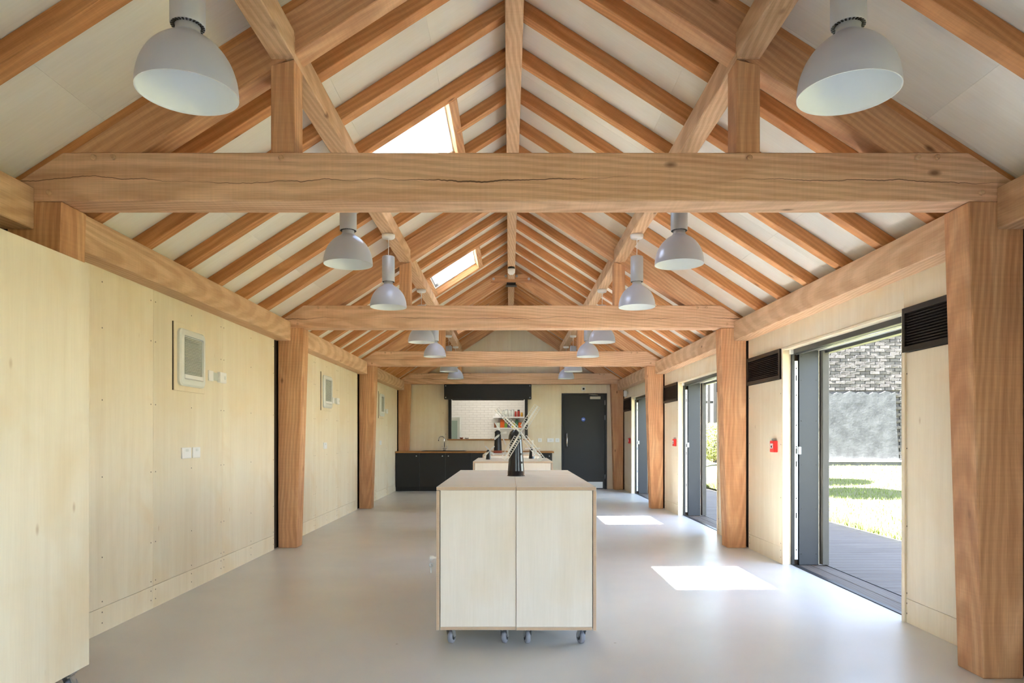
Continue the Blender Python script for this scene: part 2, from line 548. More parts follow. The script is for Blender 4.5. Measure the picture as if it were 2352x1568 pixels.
def panel(parent, x0, x1, y0, y1, z0, z1, name='wall_panel', mat='ply', bevel=0.0015):
    cx, cy = (x0 + x1) / 2, (y0 + y1) / 2
    m = MB().box(x0 - cx, x1 - cx, y0 - cy, y1 - cy, 0, z1 - z0)
    return put(name, m.mesh(name, mat, bevel), T(cx, cy, z0), parent)

G = 0.001
screws_l, screws_r = MB(), MB()
def screw(mbx, x, y, z, s):
    seg = 6
    v = [(x, y + 0.005 * math.cos(2 * math.pi * k / seg), z + 0.005 * math.sin(2 * math.pi * k / seg)) for k in range(seg)]
    v2 = [(p[0] + s * 0.0012, p[1], p[2]) for p in v]
    f = [tuple(range(seg)), tuple(range(seg, 2 * seg))] + [(k, (k + 1) % seg, (k + 1) % seg + seg, k + seg) for k in range(seg)]
    mbx.add(v + v2, f)

CAS_Y0, CAS_Y1 = 1.70, 2.22
SK = 0.155
for b in BAYS:
    js = [0.20, 1.42, 2.59, 3.92]
    for j in range(3):
        y0, y1 = b + js[j] + G, b + js[j + 1] - G
        if b > T0 - 5:
            panel(wl, XL - 0.02, XL, y0, y1, SK + G, 2.43)
            panel(wl, XL - 0.02, XL, y0, y1, 0.0, SK - G, 'skirting_panel')
            for z in (0.06, 0.125, 0.19, 0.46, 0.95, 1.42, 1.86, 2.14):
                for dy in (0.03, (y1 - y0) / 2, (y1 - y0) - 0.03):
                    screw(screws_l, XL, y0 + dy, z, 1)
    if b > T0 - 5:
        # door side
        a0, a1 = b + 0.205, b + DOOR_Y0 - 0.0
        c0, c1 = b + DOOR_Y1 + 0.0, b + BAY - 0.02
        for (p0, p1) in ((a0, a1), (c0, c1)):
            panel(wr, XR, XR + 0.018, p0 + G, p1 - G, SK + G, 1.735)
            panel(wr, XR, XR + 0.018, p0 + G, p1 - G, 0.0, SK - G, 'skirting_panel')
            for z in (0.06, 0.125, 0.19, 0.62, 1.12, 1.6):
                for dy in (0.035, (p1 - p0) - 0.035):
                    screw(screws_r, XR, p0 + dy, z, -1)
        panel(wr, XR, XR + 0.018, a0 + G, a1 - G, 2.022, 2.30)
        panel(wr, XR, XR + 0.018, a1 + G, c0 - G, 2.022, 2.30)
        panel(wr, XR, XR + 0.018, c0 + G, c1 - G, 2.022, 2.30)
for mbx, w in ((screws_l, wl), (screws_r, wr)):
    o = put('screw_heads', mbx.mesh('screw_heads', 'screw'), I4, w)
    o['kind'] = 'stuff'

# far wall with door and serving hatch
HX0, HX1, HZ0, HZ1 = -1.408, 0.383, 1.11, 2.03
DX0, DX1, DZ1 = 1.15, 2.175, 2.165
mb = MB()
y0, y1 = YF + 0.018, YF + 0.15
mb.box(-2.6, HX0, y0, y1, 0, 2.36)
mb.box(HX0, HX1, y0, y1, 0, HZ0)
mb.box(HX0, HX1, y0, y1, HZ1, 2.36)
mb.box(HX1, DX0, y0, y1, 0, 2.36)
mb.box(DX0, DX1, y0, y1, DZ1, 2.36)
mb.box(DX1, 2.6, y0, y1, 0, 2.36)
quad_prism(mb, [(-2.67, 2.36), (2.67, 2.36), (0, RZ)], y0, y1)
wf = struct('wall_far', mb, 'plaster_white', 'plywood end wall with serving hatch and dark door', cat='wall')
def fpanel(x0, x1, z0, z1):
    return panel(wf, x0 + G, x1 - G, YF, YF + 0.018, z0 + G, z1 - G)
fpanel(-2.515, HX0, 0, 2.36)
fpanel(HX0, -0.6, 0, HZ0); fpanel(-0.6, HX1, 0, HZ0)
fpanel(HX0, HX1, HZ1, 2.36)
fpanel(HX1, DX0, 0, 2.36)
fpanel(DX0, DX1, DZ1, 2.36)
fpanel(DX1, XR, 0, 2.36)
for s in (-1, 1):
    me = MB()
    quad_prism(me, [(0.002 * s, 2.362), (2.6 * s, 2.362), (2.6 * s, zply(2.6) - 0.003), (0.002 * s, RZ - 0.003)], 0, 0.018)
    put('wall_panel', me.mesh('gable_panel', 'ply'), T(0, YF, 0), wf)

# rear end wall behind the camera, with a glazed opening added to light camera-facing surfaces
GX, GZ = 0.68, 2.1
mb = MB().box(-2.88, -GX, YB - 0.15, YB, 0, 2.2).box(GX, 2.88, YB - 0.15, YB, 0, 2.2).box(-GX, GX, YB - 0.15, YB, GZ, 2.2)
quad_prism(mb, [(-2.88, 2.2), (2.88, 2.2), (2.88, zply(2.88)), (0, RZ), (-2.88, zply(2.88))], YB - 0.15, YB)
struct('wall_rear', mb, 'ply', 'plywood end wall behind the viewer', cat='wall')
gd = struct('window_4', None, None, 'added glazed opening behind the viewer, lighting surfaces that face the camera', T(0, YB - 0.08, 0), 'window')
fr = MB()
for x in (-GX + 0.03, 0.0, GX - 0.03):
    fr.box(x - 0.03, x + 0.03, -0.04, 0.04, 0.0, GZ)
fr.box(-GX + 0.06, GX - 0.06, -0.04, 0.04, 0.0, 0.06).box(-GX + 0.06, GX - 0.06, -0.04, 0.04, GZ - 0.06, GZ)
part('window_frame', fr, 'frame_dark', gd)
for s_ in (-1, 1):
    part('pane', MB().box(min(s_ * 0.03, s_ * (GX - 0.06)), max(s_ * 0.03, s_ * (GX - 0.06)), -0.004, 0.004, 0.06, GZ - 0.06), 'glass', gd)

# ---------------------------------------------------------------- ceiling: roof deck, ply sheets, rafters, purlins, ridge, plates
def slope_box(mb, s, a0, a1, y0, y1, d0, d1):
    """Slab piece on slope s between horizontal distances a0..a1 from the ridge; d0, d1 heights above the ply face."""
    v = []
    for y in (y0, y1):
        for (a, d) in ((a0, d0), (a1, d0), (a1, d1), (a0, d1)):
            v.append((s * a, y, zply(a) + d))
    f = [(0, 1, 2, 3), (7, 6, 5, 4), (0, 4, 5, 1), (1, 5, 6, 2), (2, 6, 7, 3), (3, 7, 4, 0)]
    if s < 0:
        f = [tuple(reversed(q)) for q in f]
    mb.add(v, f)

mb = MB()
YE0, YE1 = YB - 0.3, YF + 0.15
slope_box(mb, 1, 0.0, 3.02, YE0, YE1, 0.014, 0.06)
slope_box(mb, -1, 0.0, SKY_A0, YE0, YE1, 0.014, 0.06)
slope_box(mb, -1, SKY_A1, 3.02, YE0, YE1, 0.014, 0.06)
yy = YE0
for b in BAYS_V:
    slope_box(mb, -1, SKY_A0, SKY_A1, yy, b + SKY_Y0, 0.014, 0.06)
    yy = b + SKY_Y1
slope_box(mb, -1, SKY_A0, SKY_A1, yy, YE1, 0.014, 0.06)
ceil = struct('ceiling', mb, 'roofing', 'pitched plywood ceiling on exposed timber rafters', cat='ceiling')

def ceil_panel(s, a0, a1, y0, y1):
    m = MB()
    slope_box(m, s, a0 + 0.0006, a1 - 0.0006, y0 + 0.0006, y1 - 0.0006, 0.0, 0.013)
    cx, cy, cz = s * (a0 + a1) / 2, (y0 + y1) / 2, zply((a0 + a1) / 2)
    R = T(cx, cy, cz) @ Matrix.Rotation(s * ANG, 4, 'Y')
    inv = R.inverted()
    m.v = [tuple(inv @ Vector(p)) for p in m.v]
    return put('ceiling_panel', m.mesh('ceiling_panel', 'ply_ceiling'), R, ceil)
for b in BAYS:
    if b < T0 - 5:
        continue
    s0, s1 = b + SKY_Y0, b + SKY_Y1
    for a0, a1 in ((0.0, 1.02), (1.02, 2.04), (2.04, 2.60)):
        ceil_panel(1, a0, a1, b, b + BAY / 2); ceil_panel(1, a0, a1, b + BAY / 2, b + BAY)
    for a0, a1 in ((0.0, SKY_A0), (SKY_A1, 2.04), (2.04, 2.60)):
        ceil_panel(-1, a0, a1, b, b + BAY / 2); ceil_panel(-1, a0, a1, b + BAY / 2, b + BAY)
    if b < T0 - 0.1:
        ceil_panel(-1, SKY_A0, SKY_A1, b, b + BAY / 2); ceil_panel(-1, SKY_A0, SKY_A1, b + BAY / 2, b + BAY)
        continue
    ceil_panel(-1, SKY_A0, SKY_A1, b, s0); ceil_panel(-1, SKY_A0, SKY_A1, s1, b + BAY)

RD = 0.103      # rafter depth measured plumb
RW = 0.088
RAF = [0.53, 1.09, 1.65, 2.22, 2.782, 3.34]
def rafter_mesh(s, a0, a1, top=0.001, depth=RD, name='rafter', mat='rafter', thick=RW):
    pts = [(s * a0, zply(a0) - top), (s * a1, zply(a1) - top), (s * a1, zply(a1) - depth), (s * a0, zply(a0) - depth)]
    return prism_xz_mesh(name, pts, thick, -s * ANG, mat, 0.003)
full_r = rafter_mesh(1, 0.057, 2.53)
full_l = rafter_mesh(-1, 0.057, 2.53)
up_l = rafter_mesh(-1, 0.057, SKY_A0 - 0.075)
low_l = rafter_mesh(-1, SKY_A1 + 0.075, 2.53)
def add_mesh(name, mm, y, parent):
    return put(name, mm[0], T(0, y, 0) @ mm[1], parent)
for b in BAYS:
    for k, r in enumerate(RAF):
        y = b + r
        if y < -0.4:
            continue
        add_mesh('rafter', full_r, y, ceil)
        if k == 3 and b > T0 - 0.1:
            add_mesh('rafter', up_l, y, ceil); add_mesh('rafter', low_l, y, ceil)
        else:
            add_mesh('rafter', full_l, y, ceil)
    # trimmers round the skylight
    if b < T0 - 0.1:
        continue
    for a0, a1 in ((SKY_A0 - 0.075, SKY_A0 - 0.004), (SKY_A1 + 0.004, SKY_A1 + 0.075)):
        m = MB()
        y0, y1 = b + RAF[2] + RW, b + RAF[4]
        m.box(0, y1 - y0, -0.0355 / PITCH * PITCH, 0.0355, -RD * 0.84, -0.001)
        cx = -(a0 + a1) / 2
        Mw = T(cx, y0, zply(cx)) @ Matrix.Rotation(-ANG, 4, 'Y') @ Matrix.Rotation(math.pi / 2, 4, 'Z')
        put('trimmer', m.mesh('trimmer', 'timber', 0.003), Mw, ceil)
# longitudinal members, one length per bay
PU_X0, PU_X1, PU_Z0 = 1.092, 1.212, 3.066
for i, b in enumerate(BAYS):
    e0 = b + 0.0 if i else YB
    e1 = b + BAY
    for s in (-1, 1):
        x0, x1 = sorted((s * PU_X0, s * PU_X1))
        beam_y('purlin', x0, x1, e0 + 0.001, e1 - 0.001, PU_Z0, zply(PU_X0) - RD - 0.004 - 0.07, 'plate', ceil)
        x0, x1 = sorted((s * PLATE_IN, s * 2.53))
        beam_y('wall_plate', x0, x1, e0 + (0.205 if i else 0), e1 - 0.001, PLATE_Z0, PLATE_Z1, 'plate', ceil)
    beam_y('ridge_beam', -0.057, 0.057, e0 + 0.001, e1 - 0.001, 3.775, 4.03, 'plate', ceil)

# ---------------------------------------------------------------- skylights
for n, b in enumerate(BAYS_V):
    y0, y1 = b + SKY_Y0, b + SKY_Y1
    root = struct('window_%d' % (n + 1), None, None,
                  ['largest bright skylight just above the front tie beam',
                   'smaller bright skylight seen beyond the front tie beam', 'far skylight mostly hidden by the third truss'][n],
                  T(-(SKY_A0 + SKY_A1) / 2, (y0 + y1) / 2, zply(0.825)), 'skylight')
    fr = MB()
    for a0, a1, p0, p1 in ((SKY_A0 - 0.05, SKY_A0, y0 - 0.05, y1 + 0.05), (SKY_A1, SKY_A1 + 0.05, y0 - 0.05, y1 + 0.05),
                           (SKY_A0, SKY_A1, y0 - 0.05, y0), (SKY_A0, SKY_A1, y1, y1 + 0.05)):
        slope_box(fr, -1, a0, a1, p0, p1, 0.061, 0.11)
    inv = WM[root.name].inverted()
    fr.v = [tuple(inv @ Vector(p)) for p in fr.v]
    part('window_frame', fr, 'white_metal', root)
    pn = MB(); slope_box(pn, -1, SKY_A0 - 0.0, SKY_A1 + 0.0, y0, y1, 0.085, 0.089)
    pn.v = [tuple(inv @ Vector(p)) for p in pn.v]
    part('pane', pn, 'glass', root)

# ---------------------------------------------------------------- trusses
TL = ['front timber truss whose tie beam crosses the top of the view',
      'second timber truss, just behind the two front skylit rafters',
      'third timber truss from the front, its collar plate carrying four bolts',
      'last timber truss standing against the far plywood wall']
ORD = ['front', 'second', 'third', 'last']
def peg_mesh():
    m = MB()
    m.lathe([(0.0135, 0), (0.0135, 0.010), (0.009, 0.014), (0.0, 0.014)], 8, smooth=False)
    return m.mesh('peg', 'plate')
PEG = peg_mesh()
def bolt_mesh():
    m = MB()
    m.lathe([(0.022, 0), (0.022, 0.003), (0.0, 0.003)], 14, smooth=False)
    m.lathe([(0.011, 0.003), (0.011, 0.012), (0.0, 0.012)], 6, smooth=False)
    return m.mesh('bolt', 'steel')
BOLT = bolt_mesh()
TOFRONT = Matrix.Rotation(math.pi / 2, 4, 'X')
QX0, QX1, QZ1 = 1.095, 1.212, 3.066
for i, ty in enumerate(TR):
    root = thing('roof_truss', TL[i], 'truss', (0, ty, 0), 0, 'timber roof trusses across the hall')
    b0 = (-2.5, 2.36)
    pts = [(-2.5, 2.36), (2.5, 2.36), (2.5, 2.432), (2.238, 2.60), (-2.238, 2.60), (-2.5, 2.432)]
    tie = prism_xz('tie_beam', pts, ty, ty + 0.185, 0.0, 'tie', root, 0.006)
    for s in (-1, 1):
        pts = [(s * 2.512, 0.0), (s * 2.31, 0.0), (s * 2.238, 2.359), (s * 2.512, 2.359)]
        prism_xz('post', pts, ty, ty + 0.2, math.pi / 2, 'timber', root, 0.006)
        pts = [(s * QX0, 2.601), (s * QX1, 2.601), (s * QX1, QZ1 - 0.03), (s * QX0, QZ1)]
        prism_xz('queen_post', pts, ty + 0.01, ty + 0.15, math.pi / 2, 'timber', root, 0.004)
        pts = [(s * 0.001, RZ - 0.056), (s * (RZ - 0.056 - 2.601) / PITCH, 2.601), (s * (RZ - 0.282 - 2.601) / PITCH, 2.601), (s * 0.001, RZ - 0.282)]
        prism_xz('principal_rafter', pts, ty + 0.012, ty + 0.15, -s * ANG, 'timber', root, 0.004)
        pts = [(s * 0.001, RZ - 0.001), (s * 2.5, zply(2.5) - 0.001), (s * 2.5, zply(2.5) - 0.055), (s * 0.001, RZ - 0.055)]
        prism_xz('packing_rafter', pts, ty + 0.02, ty + 0.12, -s * ANG, 'rafter', root, 0.002)
        for px, pz in ((2.08, 2.575), (1.985, 2.575), (1.155, 2.572), (2.30, 2.40)):
            put('peg', PEG, T(s * px, ty, pz) @ TOFRONT, root)
    pts = [(-0.335, 3.736), (0.335, 3.736), (0.335, 3.80), (0.225, 3.857), (-0.225, 3.857), (-0.335, 3.80)]
    col = prism_xz('collar_plate', pts, ty - 0.045, ty + 0.011, 0.0, 'timber', root, 0.003)
    for bx, bz in ((-0.29, 3.782), (0.29, 3.782), (-0.09, 3.83), (0.09, 3.83)):
        put('bolt', BOLT, T(bx, ty - 0.045, bz) @ TOFRONT, col)
    part('apex_bracket', MB().box(-0.09, 0.09, 0.012, 0.15, 3.690, 3.70).box(-0.075, 0.075, 0.02, 0.14, 3.70, 3.74), 'frame_dark', root)

# ---------------------------------------------------------------- pendant lamps
def make_lamp():
    root = thing('pendant_lamp', 'x', 'lamp', (0, 0, 0), 0, 'grey bell pendant lamps in two rows')
    H, Rr = 0.205, 0.168
    prof, prof_in = [], []
    N = 18
    for k in range(N + 1):
        t = k / N
        z = H * t
        r = Rr * (max(0.0, 1 - (t * 0.965) ** 2.15)) ** 0.56 
        prof.append((max(r, 0.048), z))
    outer = prof + [(0.046, H + 0.004)]
    part('shade', MB().lathe(outer, 48), 'shade', root)
    inn = [(Rr, 0.0), (Rr - 0.004, 0.0)] + [(max(r - 0.004, 0.03), z) for r, z in prof[1:-2]] + [(0.0, prof[-3][1])]
    part('reflector', MB().lathe(inn, 48), 'reflector', root)
    part('neck', MB().lathe([(0.046, H), (0.041, H + 0.018), (0.040, H + 0.036)], 32), 'lamp_body', root)
    zb = H + 0.030
    body = part('body', MB().lathe([(0.040, zb + 0.003), (0.056, zb), (0.058, zb + 0.004), (0.058, zb + 0.230), (0.052, zb + 0.236), (0.0, zb + 0.236)], 40), 'lamp_body', root)
    sl = MB()
    for k in range(26):
        a = 2 * math.pi * k / 26
        ca, sa = math.cos(a), math.sin(a)
        v = []
        for z in (zb - 0.0012, zb + 0.006):
            for r, w in ((0.0425, -0.0024), (0.0555, -0.0034), (0.0555, 0.0034), (0.0425, 0.0024)):
                v.append((r * ca - w * sa, r * sa + w * ca, z))
        sl.add(v, [(3, 2, 1, 0), (4, 5, 6, 7), (0, 1, 5, 4), (1, 2, 6, 5), (2, 3, 7, 6), (3, 0, 4, 7)])
    part('vent_slots', sl, 'black_metal', body)
    zt = zb + 0.236
    zc = PU_Z0 - 2.393
    part('cord', MB().tube([(0, 0, zt - 0.005), (0.002, 0, (zt + zc) / 2), (0, 0, zc)], 0.0035, 8), 'white', root)
    part('canopy', MB().lathe([(0.0, zc - 0.036), (0.052, zc - 0.036), (0.06, zc - 0.026), (0.06, zc - 0.001), (0.0, zc - 0.001)], 28), 'white', root)
    return root
lamp = make_lamp()
first = True
names = ['nearest to the viewer', 'second from the front', 'third from the front', 'fourth from the front', 'fifth from the front', 'sixth from the front', 'farthest from the viewer']
k = 0
for b in BAYS:
    for off in (1.41, 3.02):
        y = b + off
        if y < 2:
            continue
        for s, side in ((-1, 'on the skylight side'), (1, 'on the doorway side')):
            Mw = T(s * 1.152, y, 2.393)
            if first:
                o = lamp; o.matrix_basis = Mw; first = False
                WM[o.name] = Mw
            else:
                o = copy_tree(lamp, Mw)
            o['label'] = 'grey bell pendant lamp %s, %s' % (side, names[k])
        k += 1

# smoke detector under the ridge
det = thing('smoke_detector', 'white round smoke detector under the ridge beam', 'detector', (0, 10.62, 3.775))
part('base', MB().lathe([(0.0, -0.03), (0.052, -0.03), (0.052, -0.001), (0, -0.001)], 24), 'frame_dark', det)
part('housing', MB().lathe([(0.0, -0.115), (0.03, -0.115), (0.042, -0.10), (0.055, -0.09), (0.058, -0.034), (0.05, -0.031), (0, -0.031)], 24), 'white', det)

# ---------------------------------------------------------------- doorways in the right wall
DLAB = {0: 'doorway beside the viewer', 1: 'widest open doorway with lawn and brick wall outside', 2: 'middle open doorway showing palings and grass', 3: 'far open doorway beside the end wall'}
LAB3 = {0: 'beside the viewer', 1: 'front', 2: 'middle', 3: 'far'}
lock = MB()
lock.box(-0.012, 0.012, -0.004, 0.0, 0.06, 1.90)
for n, b in enumerate(BAYS):
    y0, y1 = b + DOOR_Y0, b + DOOR_Y1
    root = struct('door_%d' % (n + 2), None, None, DLAB[n], T(2.70, (y0 + y1) / 2, 0), 'doorway')
    I = I4
    def dp(name, mbx, mat, bevel=0.0, parent=root):
        return put(name, mbx.mesh(name, mat, bevel), I4, parent)
    tr = MB()
    # ply linings of the far jamb, near jamb and head
    dp('jamb_lining', MB().box(XR - 0.004, 2.60, y1 - 0.018, y1 + 0.012, 0, DOOR_Z), 'ply', 0.001)
    dp('jamb_lining', MB().box(XR - 0.012, 2.60, y0 - 0.03, y0 + 0.006, 0, DOOR_Z), 'ply', 0.001)
    dp('head_lining', MB().box(XR - 0.004, 2.60, y0, y1 - 0.018, DOOR_Z - 0.018, DOOR_Z), 'ply', 0.001)
    ji = y1 - 0.018
    dp('door_frame', MB().box(2.60, 2.626, ji - 0.017, ji, 0, DOOR_Z - 0.018).box(2.60, 2.69, y0 + 0.006, y0 + 0.05, 0, DOOR_Z - 0.018)
       .box(2.60, 2.70, y0 + 0.05, ji - 0.03, DOOR_Z - 0.06, DOOR_Z - 0.018).box(2.60, 2.64, y0 + 0.05, ji - 0.03, -0.002, 0.006), 'frame_dark', 0.001)
    ls = dp('lock_strip', MB().box(2.628, 2.658, ji - 0.016, ji, 0.05, 1.90), 'white_metal', 0.001)
    sl = MB()
    for z in (0.14, 0.46, 0.62, 0.94, 1.06, 1.10, 1.30, 1.58, 1.74, 1.83):
        h = 0.05 if z in (0.46, 0.94, 1.74, 1.06) else 0.012
        sl.box(2.639, 2.648, ji - 0.0175, ji - 0.0155, z - h / 2, z + h / 2)
    put('lock_slots', sl.mesh('lock_slots', 'black_metal'), I4, ls)
    dp('door_contact', MB().box(2.655, 2.68, ji - 0.04, ji - 0.017, 1.03, 1.10), 'white', 0.002)
    dp('contact_box', MB().box(2.575, 2.64, ji - 0.06, ji - 0.02, DOOR_Z - 0.06, DOOR_Z - 0.02), 'white', 0.003)
    dp('reveal_panel', MB().box(2.672, 2.852, ji - 0.012, ji + 0.02, 0.0, DOOR_Z - 0.02), 'steel_grey', 0.001)
    sc = MB()
    for z in (0.1, 0.52, 0.93, 1.34, 1.72, 1.94):
        for x in (2.692, 2.832):
            m2 = MB().lathe([(0.0055, 0), (0.004, 0.002), (0, 0.002)], 6, smooth=False)
            sc.add([(x + p[0], ji - 0.0121 - p[2], z + p[1]) for p in m2.v], m2.f)
    dp('screw_heads', sc, 'black_metal')['kind'] = 'stuff'
    dp('reveal_panel', MB().box(2.69, 2.88, y0 - 0.02, y0 + 0.012, 0.0, DOOR_Z - 0.02), 'steel_grey', 0.001)
    dp('edge_angle', MB().box(2.853, 2.858, ji - 0.014, ji + 0.02, 0.0, DOOR_Z - 0.02), 'ply', 0.0)
    dp('door_leaf', MB().box(2.875, 2.935, ji - 0.05, ji + 0.95, 0.005, 2.0), 'leaf_dark', 0.003)
    dp('door_leaf', MB().box(2.885, 2.935, y0 - 0.97, y0 + 0.02, 0.005, 2.0), 'leaf_dark', 0.003)
    dp('soffit', MB().box(2.70, 2.96, y0, ji, DOOR_Z - 0.022, DOOR_Z), 'soffit')
    dp('head_rail', MB().box(2.90, 2.96, y0, ji, DOOR_Z - 0.05, DOOR_Z - 0.0225), 'frame_dark')
    # slim metal rod under the head
    dp('head_rod', MB().tube([(2.63, ji - 0.05, DOOR_Z - 0.068), (2.63, y0 + 0.06, DOOR_Z - 0.068)], 0.004, 6), 'steel')
    th = struct('trim_%d' % (n + 1), None, None, ['grey threshold boards of the doorway beside the viewer', 'grey threshold boards of the front doorway', 'grey threshold boards of the middle doorway', 'grey threshold boards of the far doorway'][n], T(2.75, (y0 + y1) / 2, -0.02), 'threshold')
    for j in range(2):
        xa = 2.642 + j * 0.138
        put('threshold_board', MB().box(0, y1 - y0 - 0.03, -0.067, 0.067, -0.03, 0).mesh('threshold_board', 'deck', 0.002),
            T(xa + 0.069, y0 + 0.012, -0.004) @ Matrix.Rotation(math.pi / 2, 4, 'Z'), th)
    put('threshold_strip', MB().box(2.918, 2.926, y0, ji, -0.03, 0.0).mesh('threshold_strip', 'black_metal'), I4, th)

# ---------------------------------------------------------------- black louvres
def make_louvre(L, label, y0):
    z0, z1 = 1.738, 2.022
    root = thing('louvre', label, 'louvre', (XR, y0, z0), 0, 'black louvres beside the doorways')
    h = z1 - z0
    d = 0.016
    part('backing', MB().box(0.002, 0.016, 0.004, L - 0.004, 0.002, h - 0.002), 'black', root)
    part('frame', MB().box(-d, 0.0, 0, L, 0, 0.035).box(-d, 0.0, 0, L, h - 0.035, h).box(-d, 0.0, 0, 0.03, 0.035, h - 0.035).box(-d, 0.0, L - 0.03, L, 0.035, h - 0.035), 'black_metal', root)
    n = 12
    pitch = (h - 0.07) / n
    me = None
    for k in range(n):
        z = 0.035 + pitch * (k + 0.5)
        if me is None:
            m = MB()
            m.add([(0.0, 0, 0.006), (-0.014, 0, -0.007), (-0.014, 0, -0.009), (0.0, 0, 0.003), (0.0, L - 0.062, 0.006), (-0.014, L - 0.062, -0.007), (-0.014, L - 0.062, -0.009), (0.0, L - 0.062, 0.003)],
                  [(0, 1, 5, 4), (1, 2, 6, 5), (2, 3, 7, 6), (3, 0, 4, 7), (0, 3, 2, 1), (4, 5, 6, 7)])
            me = m.mesh('slat', 'black_metal')
        put('slat', me, WM[root.name] @ T(0.001, 0.031, z), root)
LN = {0: 'by the viewer', 1: 'front', 2: 'middle', 3: 'far'}
for n, b in enumerate(BAYS):
    if n == 0:
        continue
    make_louvre(0.86, 'black louvre on the near side of the %s doorway' % LN[n], b + 0.21)
    make_louvre(0.905, 'black louvre on the far side of the %s doorway' % LN[n], b + DOOR_Y1 + 0.03)

# ---------------------------------------------------------------- fire call points on the right wall
for n, b in enumerate(BAYS_V):
    yc = b + 3.245 if n == 0 else b + 3.24
    root = thing('fire_call_point', 'small red fire call point beside the %s doorway' % ['front', 'middle', 'far'][n], 'call point', (XR, yc, 1.10), 0, 'red fire call points')
    part('housing', MB().box(-0.04, 0, -0.05, 0.05, -0.055, 0.055), 'red', root, bevel=0.004)
    part('glass_panel', MB().box(-0.043, -0.040, -0.03, 0.03, -0.02, 0.028), 'white', root)
    part('dot', MB().lathe([(0.012, 0), (0.012, 0.002), (0, 0.002)], 12), 'black', root, WM[root.name] @ T(-0.043, 0, -0.002) @ Matrix.Rotation(-math.pi / 2, 4, 'Y'))
    part('cover_bracket', MB().box(-0.03, 0, -0.012, 0.03, 0.056, 0.075), 'steel', root, bevel=0.002)

# ---------------------------------------------------------------- left wall fittings
def cassette(label, b):
    y0, y1, z0, z1 = b + CAS_Y0, b + CAS_Y1, 1.54, 2.05
    root = thing('ventilation_cassette', label, 'ventilation unit', (XL, (y0 + y1) / 2, (z0 + z1) / 2), 0, 'white ventilation cassettes on plywood wall')
    w = (y1 - y0) / 2; h = (z1 - z0) / 2
    part('backing_board', MB().box(0.0, 0.012, -w, w, -h, h), ['ply'], root, bevel=0.001)
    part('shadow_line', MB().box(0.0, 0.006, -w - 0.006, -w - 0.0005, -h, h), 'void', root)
    # rounded rectangular cover, slightly domed
    def rr(a, bb, r, n=6):
        pts = []
        for cx, cy, st in ((a - r, bb - r, 0), (-a + r, bb - r, 90), (-a + r, -bb + r, 180), (a - r, -bb + r, 270)):
            for k in range(n + 1):
                t = math.radians(st + 90 * k / n)
                pts.append((cx + r * math.cos(t), cy + r * math.sin(t)))
        return pts
    cw, chh = 0.215, 0.215
    rings = [(rr(cw, chh, 0.045), 0.012), (rr(cw, chh, 0.045), 0.030), (rr(cw - 0.012, chh - 0.012, 0.04), 0.040), (rr(0.165, 0.165, 0.012), 0.044), (rr(0.160, 0.160, 0.010), 0.030)]
    v, f = [], []
    for pts, x in rings:
        v += [(x, p[0], p[1]) for p in pts]
    n = len(rings[0][0])
    for j in range(len(rings) - 1):
        for k in range(n):
            k2 = (k + 1) % n
            f.append((j * n + k, j * n + k2, (j + 1) * n + k2, (j + 1) * n + k))
    f.append(tuple(range((len(rings) - 1) * n, len(rings) * n)))
    cv = part('cover', MB().add(v, f), 'offwhite', root)
    gr = part('grille', MB().box(0.030, 0.032, -0.155, 0.155, -0.125, 0.155), 'grille_dark', root)
    sl = MB().box(0.031, 0.043, -0.155, 0.125, -0.0032, 0.0032).mesh('louvre_blade', 'louver_grey')
    for k in range(24):
        z = -0.118 + k * 0.0113
        put('louvre_blade', sl, WM[root.name] @ T(0, 0, z), gr)
    part('lower_flap', MB().box(0.030, 0.046, -0.158, 0.158, -0.160, -0.126), 'white', root, bevel=0.004)
for n, b in enumerate(BAYS_V):
    nm = ['nearest', 'middle', 'farthest'][n]
    cassette('white louvred ventilation cassette on the plywood wall, %s of three' % nm, b)
    # spur and thermostat
    root = thing('thermostat', 'white thermostat plates beside the %s ventilation cassette' % nm, 'thermostat', (XL, b + 2.46, 1.70), 0, 'thermostats on plywood wall')
    part('switch_plate', MB().box(0, 0.012, -0.16, -0.075, -0.043, 0.043), 'white', root, bevel=0.003)
    part('trunking', MB().box(0, 0.010, -0.075, 0.02, -0.033, 0.033), 'louver_grey', root, bevel=0.002)
    part('controller', MB().box(0, 0.030, 0.02, 0.15, -0.045, 0.045), 'white', root, bevel=0.004)
    part('knob', MB().box(0.0305, 0.034, 0.10, 0.125, -0.015, 0.015), 'offwhite', root, bevel=0.001)
    for j, (yo, w, wd) in enumerate(((1.905, 0.075, 'first'), (2.075, 0.062, 'second'))):
        if n and j:
            continue
        root = thing('wall_socket', ('white socket plate below the nearest cassette, %s one of the pair' % ('wider' if j == 0 else 'narrower')) if n == 0 else
                     'white socket plate below the %s ventilation cassette' % nm, 'socket', (XL, b + yo, 1.07), 0, 'white sockets on plywood wall')
        part('plate', MB().box(0, 0.012, -w, w, -0.042, 0.042), 'white', root, bevel=0.003)
        part('rocker', MB().box(0.012, 0.015, -w * 0.3, w * 0.3, 0.01, 0.03), 'offwhite', root, bevel=0.001)

